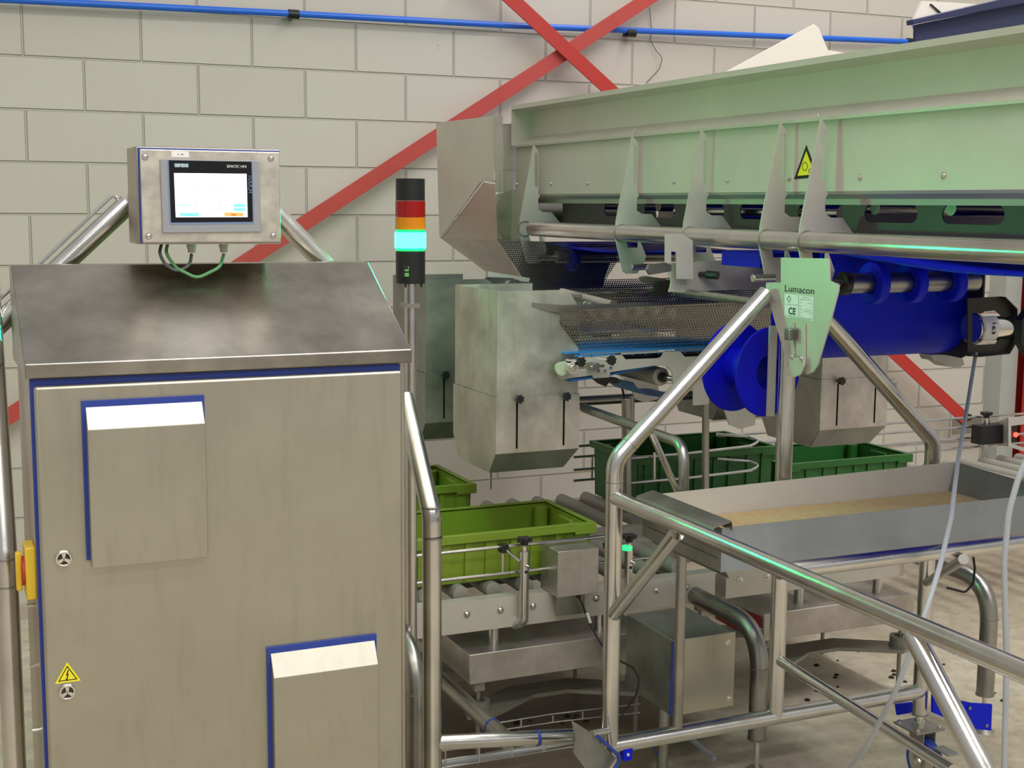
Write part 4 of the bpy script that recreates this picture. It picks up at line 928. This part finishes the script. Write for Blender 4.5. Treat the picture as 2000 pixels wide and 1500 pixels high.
# ================================================================== LANE CONVEYORS
RZ = 0.52          # top of rollers
def lane(x0, x1, yf, label, bolts=True, depth=0.46, roll=True):
    zt, zb_ = 0.488, 0.398
    q = thing('roller_conveyor', label, 'roller conveyor', ((x0+x1)/2, yf+depth/2, 0))
    part('front_rail', MB().strip([(x0, yf+0.04, zt+0.001), (x0, yf, zt), (x0, yf, zb_), (x0, yf+0.03, zb_-0.006)], (x1-x0, 0, 0), -0.003), 'sheet', q)
    part('back_rail', MB().strip([(x0, yf+depth-0.04, zt+0.001), (x0, yf+depth, zt), (x0, yf+depth, zb_), (x0, yf+depth-0.03, zb_-0.006)], (x1-x0, 0, 0), 0.003), 'sheet', q)
    x = x0+0.05
    k = 0
    while x < x1-0.03:
        if roll: part('roller', MB().cyl((x, yf+0.045, RZ-0.024), (x, yf+depth-0.045, RZ-0.024), 0.024, 24), 'roller', q, bevel=0.002)
        if bolts: part('bolt', bolt_mb((x, yf-0.001, 0.452), (0, -1, 0), 0.0075), 'chrome', q)
        x += 0.1025; k += 1
    return q
X1R = AY(1397, 1126, 3.4).x
l1 = lane(AY(912, 1190, 3.4).x-0.05-0.1025, X1R, 3.4, 'roller conveyor section carrying the near olive crate, left of the thin post')
l2 = lane(X1R+0.04, 2.92, 3.4, 'roller conveyor section under the catch tray, right of the junction box')
l3 = lane(1.0, 4.6, 4.0, 'far roller conveyor along the wall carrying the dark green crates', False, 0.5)
l3x = 4.6
def rods(x0, x1, y, zs, r, parent, every=0.5, name='guide_rod', curve=0):
    for z in zs: part(name, MB().pipe([(x0, y, z), (x1, y, z)], r, 0, 12), 'tube', parent)
    x = x0+every*0.5
    while x < x1: part('rod_link', MB().cyl((x, y, zs[0]), (x, y, zs[-1]), r*0.9, 10), 'tube', parent); x += every
YG = 3.40
zg1 = AY(1000, 1066, YG).z; zg0 = AY(1000, 1118, YG).z
xg0 = AY(780, 1085, YG).x; xg1 = AY(1185, 1050, YG).x
part('guide_rod', MB().pipe([(xg0, YG, zg1), (xg1, YG, zg1)], 0.0052, 0, 12), 'tube', l1)
part('guide_rod', MB().pipe([(xg0, YG, zg0), (xg1, YG, zg0)], 0.0052, 0, 12), 'tube', l1)
xk = AY(982, 1090, YG).x
part('rod_link', MB().cyl((xk, YG, zg0), (xk, YG, zg1), 0.0045, 12), 'tube', l1)
part('rod_clamp', MB().box(xk-0.011, xk+0.011, YG-0.018, YG+0.012, zg1-0.014, zg1+0.008), 'black', l1)
def knob_post(px_, ytop, ybot, Y, parent, lit=False, r=0.0145, hook=True):
    a = AY(px_, ytop, Y); b = AY(px_, ybot, Y)
    path = [(a.x, Y, a.z-0.03), (a.x, Y, b.z+0.012)]
    if hook: path += [(a.x-0.012, Y+0.035, b.z-0.006)]
    q = part('knob_post', MB().pipe(path, r, 0.03, 24), 'tube', parent)
    part('collar', MB().cyl((a.x, Y, a.z-0.036), (a.x, Y, a.z-0.016), r*0.55, 16), 'chrome', q)
    part('star_knob', star_knob((a.x, Y, a.z-0.002), (0, 0, 1), 0.0225, 0.011, 5), 'black', q, 'black star knob')
    part('locking_pin', MB().cyl((a.x, Y-r, a.z-0.07), (a.x+0.004, Y-r-0.014, a.z-0.071), 0.004, 12), 'chrome', q)
    part('drilled_hole', MB().cyl((a.x, Y-r-0.0006, a.z-0.088), (a.x, Y-r+0.004, a.z-0.088), 0.0048, 14), 'black', q)
    return q
knob_post(1024, 1056, 1222, 3.375, l1)
part('clamp_rod', MB().cyl((xk, YG-0.012, zg1-0.002), (AY(1014, 1092, 3.372).x, 3.372, AY(1014, 1096, 3.372).z), 0.0045, 12), 'tube', l1)
knob_post(1229, 1050, 1170, 3.375, l1, r=0.0125, hook=False)
c = AY(1229, 1072, 3.362)
part('green_indicator', MB().cyl((c.x, 3.375, c.z-0.006), (c.x, 3.375, c.z+0.006), 0.0155, 24), emis('small_green_lens', (0.02, 0.8, 0.25, 1), 1.1, (0.05, 0.5, 0.2, 1)), l1, 'small green lit ring')
part('sensor_rod', MB().cyl(AY(1236, 1092, 3.38), AY(1290, 1086, 3.38), 0.0045, 12), 'tube', l1)
c = AY(1188, 1064, 3.45)
part('star_knob', star_knob(c, (-0.8, -0.5, 0), 0.014, 0.012), 'black', l1, 'black star knob')
# sensor box
yb0 = 3.33
q0 = AY(1090, 1078, yb0); q1 = AY(1168, 1158, yb0); yk = AX(1068, 1050, q0.x).y
sb = thing('sensor_box', 'small square steel box mounted on the conveyor rail in front of the crate', 'box', ((q0.x+q1.x)/2, yb0+0.06, q1.z))
part('shell', MB().box(q0.x, q1.x, yb0, yb0+0.115, q1.z, q0.z), 'bucket', sb, bevel=0.0015)
part('mount_leg', MB().box(q0.x+0.02, q1.x-0.02, yb0+0.045, yb0+0.055, 0.42, q1.z), 'tubed', sb)
c = AY(1129, 1164, yb0+0.02)
part('cable_socket', MB().cyl((c.x, c.y, q1.z), (c.x, c.y, q1.z-0.012), 0.008, 16), 'black', sb)
solid('sensor_cable', MB().pipe([(c.x, c.y, q1.z-0.01), AY(1137, 1178, 3.34), AY(1150, 1215, 3.34), AY(1172, 1256, 3.3), AY(1200, 1285, 3.2), AY(1235, 1303, 3.05), AY(1250, 1326, 3.0), AY(1242, 1360, 3.0), AY(1222, 1386, 3.02), AY(1205, 1410, 3.02)], 0.0028, 0.05, 10), 'blackcable', 'thin black cable hanging from the small square steel box', 'cable')
solid('cable_marker', MB().pipe([AY(1147, 1198, 3.333), AY(1153, 1216, 3.333)], 0.0046, 0, 12), 'white', 'tiny white sleeve on the thin black hanging cable', 'cable marker')

# ================================================================== CRATES
def crate(x0, x1, y0, y1, z0, z1, label, mat, group=None):
    q = thing('crate', label, 'crate', ((x0+x1)/2, (y0+y1)/2, z0), group)
    t = 0.004; k = 0.014; g = 0.018
    B = [(x0+g, y0+g), (x1-g, y0+g), (x1-g, y1-g), (x0+g, y1-g)]; T = [(x0+k, y0+k), (x1-k, y0+k), (x1-k, y1-k), (x0+k, y1-k)]
    mb = MB()
    for i in range(4):
        j = (i+1) % 4; n = Vector(((B[i][1]-B[j][1]), (B[j][0]-B[i][0]), 0)).normalized()*t
        a, b, c, d = [Vector((*p, z)) for p, z in ((B[i], z0), (B[j], z0), (T[j], z1-0.008), (T[i], z1-0.008))]
        mb.hexa([a, b, c, d], [v+n for v in (a, b, c, d)])
    mb.box(x0+g, x1-g, y0+g, y1-g, z0, z0+0.004)
    part('shell', mb, mat, q)
    r = MB(); rw = 0.018; h = 0.024
    outer = [(x0, y0), (x1, y0), (x1, y1), (x0, y1)]; inner = [(x0+rw, y0+rw), (x1-rw, y0+rw), (x1-rw, y1-rw), (x0+rw, y1-rw)]
    r.prism([(*p, z1-0.004) for p in outer], (0, 0, 0.004), [[(*p, z1-0.004) for p in inner]])
    r.box(x0, x1, y0, y0+0.003, z1-h, z1-0.004); r.box(x0, x1, y1-0.003, y1, z1-h, z1-0.004)
    r.box(x0, x0+0.003, y0, y1, z1-h, z1-0.004); r.box(x1-0.003, x1, y0, y1, z1-h, z1-0.004)
    r.box(x1-0.07, x1+0.001, y0-0.001, y0+0.002, z1-h-0.008, z1-0.002); r.box(x0-0.001, x0+0.07, y0-0.001, y0+0.002, z1-h-0.008, z1-0.002)
    part('rim', r, mat, q, bevel=0.001)
    rb = MB(); n = 8
    for i in range(n):
        xx = x0+0.05+(x1-x0-0.1)*i/(n-1)
        for yy, s_ in ((y0+g, -1), (y1-g, 1)):
            w_ = 0.020 if i % 2 else 0.011
            rb.prism([(xx-w_, yy, z0+0.004), (xx+w_, yy, z0+0.004), (xx+w_*0.8, yy, z1-0.02), (xx-w_*0.8, yy, z1-0.02)], (0, s_*0.009, 0))
    part('ribs', rb, mat, q) if False else None
    for i in range(n):
        xx = x0+0.05+(x1-x0-0.1)*i/(n-1); w_ = 0.020 if i % 2 else 0.011
        part('rib', MB().prism([(xx-w_, y0+g+0.001, z0+0.004), (xx+w_, y0+g+0.001, z0+0.004), (xx+w_*0.8, y0+g+0.001, z1-0.02), (xx-w_*0.8, y0+g+0.001, z1-0.02)], (0, -0.010, 0)), mat, q)
    for cx, cy in ((x1-0.045, y1-0.045), (x0+0.045, y1-0.045), (x1-0.045, y0+0.05), ):
        part('corner_column', MB().cyl((cx, cy, z0+0.004), (cx, cy, z1-0.012), 0.022, 20), mat, q)
    part('hand_grip', MB().prism([(x1-0.012, (y0+y1)/2-0.05, z1-0.10), (x1-0.012, (y0+y1)/2+0.05, z1-0.10), (x1-0.012, (y0+y1)/2+0.05, z1-0.02), (x1-0.012, (y0+y1)/2-0.05, z1-0.02)], (-0.012, 0, 0)), mat, q, bevel=0.004)
    return q
cR = AY(1165, 1020, 3.46)
crate(cR.x-0.60, cR.x, 3.46, 3.80, RZ, cR.z, 'olive green plastic crate on the rollers under the nearest steel chute', 'lime')
zc2 = 0.675
crate(cR.x-0.72, cR.x-0.14, 4.06, 4.42, RZ, zc2, 'olive green plastic crate in the far lane, behind the near olive one', 'lime')
c1 = AY(1242, 900, 4.06).x
crate(c1, c1+0.60, 4.06, 4.42, RZ, AY(1300, 888, 4.06).z, 'dark green crate in the far lane, seen left of the centre post', 'green')
crate(c1+0.63, c1+1.23, 4.06, 4.42, RZ, 0.65, 'dark green crate in the far lane, under the right steel chute', 'green')

# ================================================================== WEIGHING SCALES
def scale(x0, x1, yf, label, posts, zt=0.345):
    q = thing('platform_scale', label, 'scale', ((x0+x1)/2, yf+0.22, 0))
    zb_ = zt-0.088; y1 = yf+0.46
    part('platform', MB().box(x0, x1, yf, y1, zb_, zt), 'bucket', q, bevel=0.002)
    for px__ in posts:
        for yy in (yf+0.06, y1-0.08):
            part('standoff', MB().cyl((px__, yy, zt), (px__, yy, 0.395), 0.0165, 24), 'tube', q)
    for cx in (x0+0.035, x1-0.035):
        for cy in (yf+0.02, y1-0.03):
            part('foot', MB().box(cx-0.016, cx+0.016, cy-0.012, cy+0.012, zb_-0.026, zb_).cyl((cx, cy, zb_-0.07), (cx, cy, zb_-0.026), 0.006, 12).ring((cx, cy, zb_-0.085), (cx, cy, zb_-0.055), 0.034, 0.02, 32).cyl((cx, cy, zb_-0.09), (cx, cy, zb_-0.084), 0.036, 28), 'cast', q)
    zz = zb_-0.09
    mx = (x0+x1)/2; my = yf+0.21
    for cx in (x0+0.035, x1-0.035):
        s_ = 1 if cx < mx else -1
        for cy, dy in ((yf+0.02, 1), (y1-0.03, -1)):
            part('base_arm', MB().prism([(cx-0.04*s_, cy-0.02*dy, zz), (cx+0.02*s_, cy-0.045*dy, zz), (cx+0.20*s_, cy+0.06*dy, zz), (mx, cy+0.06*dy, zz), (mx, cy+0.15*dy, zz), (cx+0.16*s_, cy+0.15*dy, zz), (cx-0.03*s_, cy+0.03*dy, zz)], (0, 0, -0.012)), 'cast', q)
    for cx in (x0+0.035, x1-0.035):
        for cy in (yf+0.02, y1-0.03): part('base_leg', MB().cyl((cx, cy, 0), (cx, cy, zz), 0.007, 14), 'cast', q)
    return q
sA, sB = AY(917, 1300, 3.38).x, AY(1270, 1270, 3.38).x
scale(sA, sB, 3.38, 'steel platform scale under the conveyor section with the near olive crate', (sA+0.10, sB-0.14), 0.338)
sC, sD = AY(1492, 1228, 3.38).x, AY(1785, 1190, 3.38).x
sc2 = scale(sC, sD, 3.38, 'steel platform scale under the catch tray, with a red label on its side', (AY(1560, 1180, 3.44).x, AY(1713, 1160, 3.44).x), 0.338)
rl_ = part('red_label', MB().prism([AX(x, y, sC-0.001) for x, y in ((1488, 1205), (1398, 1168), (1398, 1208), (1488, 1258))], (-0.0015, 0, 0)), 'redlabel', sc2, 'red label with pale letters')
o = AX(1401, 1194, sC-0.003); o2 = AX(1401, 1176, sC-0.003); e = AX(1485, 1236, sC-0.003)
part('lettering', text_mb('defender', o, (0, -1, 0), (0, 0, 1), 0.030, 0.0005, width=abs(e.y-o.y)*1.06, bold=0.02), 'greytext', rl_)

# ================================================================== JUNCTION BOX + FLOOR PIPES
yj = 3.0
j0 = AY(1318, 1252, yj); j1 = AY(1430, 1380, yj)
jb = thing('junction_box', 'brownish steel junction box standing low behind the thin post', 'box', ((j0.x+j1.x)/2, yj+0.1, j1.z))
part('shell', MB().box(j0.x-0.004, j1.x+0.002, yj+0.004, yj+0.26, j1.z, j0.z), 'bucketd', jb, bevel=0.002)
part('lid_seal', MB().box(j0.x-0.008, j1.x, yj+0.001, yj+0.005, j1.z+0.002, j0.z-0.002), 'blue', jb)
part('lid', MB().box(j0.x, j1.x+0.003, yj-0.002, yj+0.002, j1.z+0.001, j0.z+0.003), 'door', jb, bevel=0.002)
for (x, y) in ((1421, 1254), (1423, 1363), (1328, 1268), (1328, 1372)):
    part('screw', bolt_mb(AY(x, y, yj-0.002), (0, -1, 0), 0.0055), 'chrome', jb)
for (x, m_) in ((1384, 'chrome'), (1405, 'white')):
    c = AY(x, 1385, yj+0.06); part('cable_gland', MB().cyl((c.x, c.y, j1.z), (c.x, c.y, j1.z-0.02), 0.009, 16), m_, jb)
part('mount_foot', MB().cyl((j0.x+0.03, yj+0.1, 0.0), (j0.x+0.03, yj+0.1, j1.z), 0.016, 16), 'tubed', jb)
def bent_leg(pxx, ytop, Y, label, R_=0.0265, back=1.0, X=None, zfoot=0.075):
    a = AY(pxx, ytop, Y); x = a.x
    q = thing('pipe_leg', label, 'pipe leg', (x, Y, 0))
    part('pipe', MB().pipe([(x, Y+back, a.z), (x, Y, a.z), (x, Y, zfoot)], R_, 0.13, 32), 'tubed', q)
    part('weld_bead', MB().ring((x, Y, a.z-0.115), (x, Y, a.z-0.112), R_+0.001, R_-0.001, 32), 'cast', q)
    part('end_plate', MB().cyl((x, Y, zfoot-0.005), (x, Y, zfoot), R_+0.002, 32), 'cast', q)
    part('threaded_rod', MB().cyl((x, Y, 0.012), (x, Y, zfoot), 0.0085, 14), 'chrome', q)
    part('foot_disc', MB().cyl((x, Y, 0.0), (x, Y, 0.014), 0.036, 28, 0.02), 'cast', q)
    return q
bent_leg(1486, 1228, 3.05, 'bent grey pipe leg right of the junction box, behind the bottom rail', zfoot=0.10)
bent_leg(1936, 1138, 3.03, 'bent grey pipe leg near the right edge, between the two hanging grey cables', back=0.9, zfoot=0.12)
bent_leg(812, 1270, 3.12, 'bent grey pipe leg half hidden behind the right edge of the tall cabinet', zfoot=0.08)
# cast plate at the right scale foot, cable basket
bkt = thing('cable_basket', 'wire basket cable tray with grey conduit low behind the frame rail', 'cable tray', AY(1000, 1460, 3.15))
for (pts, r) in ((((862, 1486), (1010, 1462), (1118, 1450)), 0.0026), (((862, 1500), (1010, 1476), (1118, 1458)), 0.0026), (((862, 1466), (1010, 1448), (1118, 1436)), 0.0026)):
    part('wire', MB().pipe([AY(x, y, 3.10) for x, y in pts], r, 0, 8), 'tube', bkt)
for x in (870, 936, 1000, 1062):
    a = AY(x, 1466-(x-862)*0.12, 3.10); b = AY(x, 1500-(x-862)*0.16, 3.10)
    part('wire', MB().pipe([a, b], 0.0026, 0, 8), 'tube', bkt)
part('conduit', MB().pipe([AY(862, 1492, 3.14), AY(1060, 1458, 3.14), AY(1118, 1446, 3.14)], 0.009, 0.1, 14), 'greycable', bkt)
bk2 = thing('cable_basket', 'farther wire basket cable tray on the floor beneath the near platform scale', 'cable tray', AY(1100, 1400, 3.3))
for (pts, r) in ((((955, 1415), (1075, 1395), (1250, 1375)), 0.0026), (((965, 1428), (1085, 1410), (1250, 1392)), 0.0026)):
    part('wire', MB().pipe([AY(x, y, 3.28) for x, y in pts], r, 0, 8), 'tube', bk2)
for x in (960, 1018, 1080, 1138, 1200):
    part('wire', MB().pipe([AY(x, 1414-(x-955)*0.135, 3.28), AY(x, 1428-(x-955)*0.13, 3.28)], 0.0026, 0, 8), 'tube', bk2)
solid('blue_floor_cable', MB().pipe([AZ(1278, 1460, 0.02), AZ(1286, 1485, 0.006), AZ(1300, 1499, 0.006), AZ(1330, 1530, 0.006)], 0.0025, 0.02, 8), 'blue', 'thin blue cable lying on the floor below the bottom rail', 'cable')
solid('floor_pipe', MB().cyl(AZ(1345, 1440, 0.02), AZ(1395, 1482, 0.02), 0.008, 14), 'greycable', 'short grey conduit stub on the floor left of the bent leg', 'conduit')

# ================================================================== FAR SIDE FITTINGS
fl = thing('guide_rail', 'double rod guide rail along the far roller conveyor', 'guide rail', (2.5, 4.5, 0.8))
zz0 = AY(1160, 938, 4.48).z
for y_ in (872, 893, 918, 939):
    part('guide_rod', MB().pipe([AY(1120, y_, 4.48), (4.6, 4.48, AY(1120, y_, 4.48).z)], 0.0055, 0, 10), 'tube', fl)
x = 1.9
while x < 4.5:
    part('rod_link', MB().cyl((x, 4.48, AY(1120, 893, 4.48).z), (x, 4.48, zz0), 0.005, 10), 'tube', fl); x += 0.42
nf = thing('guide_rail', 'curved double rod guide rail in front of the dark green crates', 'guide rail', (2.4, 4.0, 0.7))
for dy in (0, 48):
    P = [AY(1222, 896+dy, 4.02), AY(1340, 886+dy, 4.02), AY(1465, 871+dy, 4.02), AY(1484, 861+dy, 4.03), AY(1462, 853+dy, 4.05), AY(1400, 848+dy, 4.05)]
    part('guide_rod', MB().pipe(P, 0.0055, 0.03, 10), 'tube', nf)
for x in (1278, ):
    part('rod_link', MB().cyl(AY(x, 884, 4.0), AY(x, 936, 4.0), 0.005, 10), 'tube', nf)
# far lane frame tubes
ff = thing('far_frame', 'dull tube frame behind the nearest chute, carrying the farther cross belt', 'frame', (2.0, 4.3, 0.6))
part('top_tube', MB().pipe([AY(1100, 785, 4.3), AY(1330, 772, 4.3), (3.6, 4.3, AY(1330, 772, 4.3).z)], 0.018, 0, 20), 'tubed', ff)
part('upright', MB().pipe([AY(1224, 780, 4.02), AY(1224, 1000, 4.02)], 0.0175, 0, 20), 'tubed', ff)
part('upright', MB().pipe([AY(1234, 775, 4.26), AY(1234, 870, 4.26)], 0.010, 0, 16), 'tubed', ff)
part('sensor_cable', MB().pipe([AY(1212, 745, 4.1), AY(1218, 770, 4.1), AY(1220, 800, 4.2)], 0.004, 0.02, 10), 'black', ff)
# knob post + lit sensor housing at the right
kp = thing('knob_post', 'steel post with a black star knob by the wall at the right', 'post', AY(1917, 900, 4.48))
c = AY(1917, 806, 4.48); d = AY(1914, 905, 4.48)
part('post', MB().cyl((c.x, 4.45, d.z), (c.x, 4.45, c.z-0.03), 0.0165, 24), 'tube', kp)
part('star_knob', star_knob((c.x, 4.45, c.z-0.006), (0, 0, 1), 0.027, 0.013, 5), 'black', kp, 'black star knob')
part('collar', MB().cyl((c.x, 4.45, c.z-0.036), (c.x, 4.45, c.z-0.02), 0.011, 16), 'chrome', kp)
part('side_clamp', MB().cyl((c.x+0.01, 4.44, c.z-0.10), (c.x+0.04, 4.42, c.z-0.115), 0.012, 16), 'black', kp)
sh = thing('sensor_housing', 'folded steel housing with a small red light at the right edge', 'housing', AY(1980, 860, 4.3))
H0 = 4.36
part('front_plate', MB().prism([AY(x, y, H0) for x, y in ((1968, 816), (2060, 806), (2060, 900), (1968, 872))], (0, 0.003, 0), [[AY(x, y, H0) for x, y in ((1975, 832), (2050, 822), (2050, 890), (1975, 866))]]), 'bead', sh)
part('side_plate', MB().prism([AY(1968, 816, H0), AY(1968, 872, H0), AY(1936, 868, H0+0.15), AY(1936, 828, H0+0.15)], (0.003, 0, 0)), 'sheet', sh)
part('sensor_body', MB().box(AY(1977, 0, H0).x, AY(2050, 0, H0).x, H0+0.04, H0+0.10, AY(1980, 868, H0).z, AY(1980, 832, H0).z), 'black', sh)
part('red_light', MB().cyl(AY(1984, 849, H0+0.02), AY(1984, 849, H0+0.04), 0.011, 18), 'redled', sh, 'glowing red light')
# white sheets and dark blue tray above
ws_ = thing('white_panel', 'white plastic sheet with a clipped corner sticking up behind the conveyor top edge', 'panel', AY(1560, 120, 4.6))
part('sheet', MB().prism([AY(x, y, 4.6) for x, y in ((1400, 150), (1590, 47), (1599, 54), (1617, 97), (1590, 160), (1500, 200), (1400, 200))], (0, 0.006, 0)), 'whitesheet', ws_, bevel=0.001)
part('fold', MB().prism([AY(x, y, 4.63) for x, y in ((1612, 97), (1650, 103), (1650, 200), (1560, 200))], (0, 0.02, 0)), 'whitesheet', ws_)
part('mount_strap', MB().box(2.784, 2.98, 4.585, 4.6, 1.90, 2.06), 'sheet', ws_)
bt = thing('overhead_tray', 'dark blue steel tray with a white plate on top, at the top right corner', 'tray', AY(1900, 60, 3.2))
part('tray_side', MB().prism([AY(x, y, 3.2) for x, y in ((1788, 48), (2080, -10), (2080, 60), (1788, 130))], (0, 0.01, 0)), 'navy', bt)
part('tray_lip', MB().prism([AY(x, y, 3.17) for x, y in ((1783, 38), (1990, -10), (2080, -30), (2080, -8), (1992, 8), (1784, 48))], (0, 0.03, 0)), 'navy', bt, bevel=0.002)
part('white_plate', MB().prism([AY(x, y, 3.3) for x, y in ((1782, 45), (1801, 2), (1830, 3), (1925, 9), (2080, -5), (2080, 30), (1790, 60))], (0, 0.01, 0)), 'whitesheet', bt, 'white plate')
part('crease', MB().prism([AY(x, y, 3.295) for x, y in ((1817, 8), (1819, 7), (1842, 27), (1838, 28))], (0, 0.004, 0)), 'dark', bt)
# crumbs scattered on the floor
random.seed(11)
for k in range(46):
    if k < 26: p = AZ(random.uniform(1560, 1960), random.uniform(1265, 1370), 0.0)
    else: p = AZ(random.uniform(960, 1190), random.uniform(1395, 1440), 0.0)
    r = random.uniform(0.005, 0.011)
    solid('floor_crumb', MB().dome((p.x, p.y, 0.0), (0, 0, 1), r, r*0.7, 7), 'crumb', 'small dark crumb on the bare concrete below the right platform scale' if k < 26 else 'small dark crumb on the stained floor between near scale and wire baskets', 'crumb', 'dark crumbs on the open floor at the right' if k < 26 else 'dark crumbs on the stained floor under the near scale')
# small black hose loop near the bent right leg
solid('black_hose', MB().pipe([AY(1901, 1088, 2.9), AY(1904, 1110, 2.9), AY(1901, 1140, 2.9), AY(1885, 1157, 2.9), AY(1850, 1148, 2.9)], 0.0035, 0.02, 10), 'blackcable', 'thin black hose loop hanging over the bent pipe leg near the right edge', 'hose')
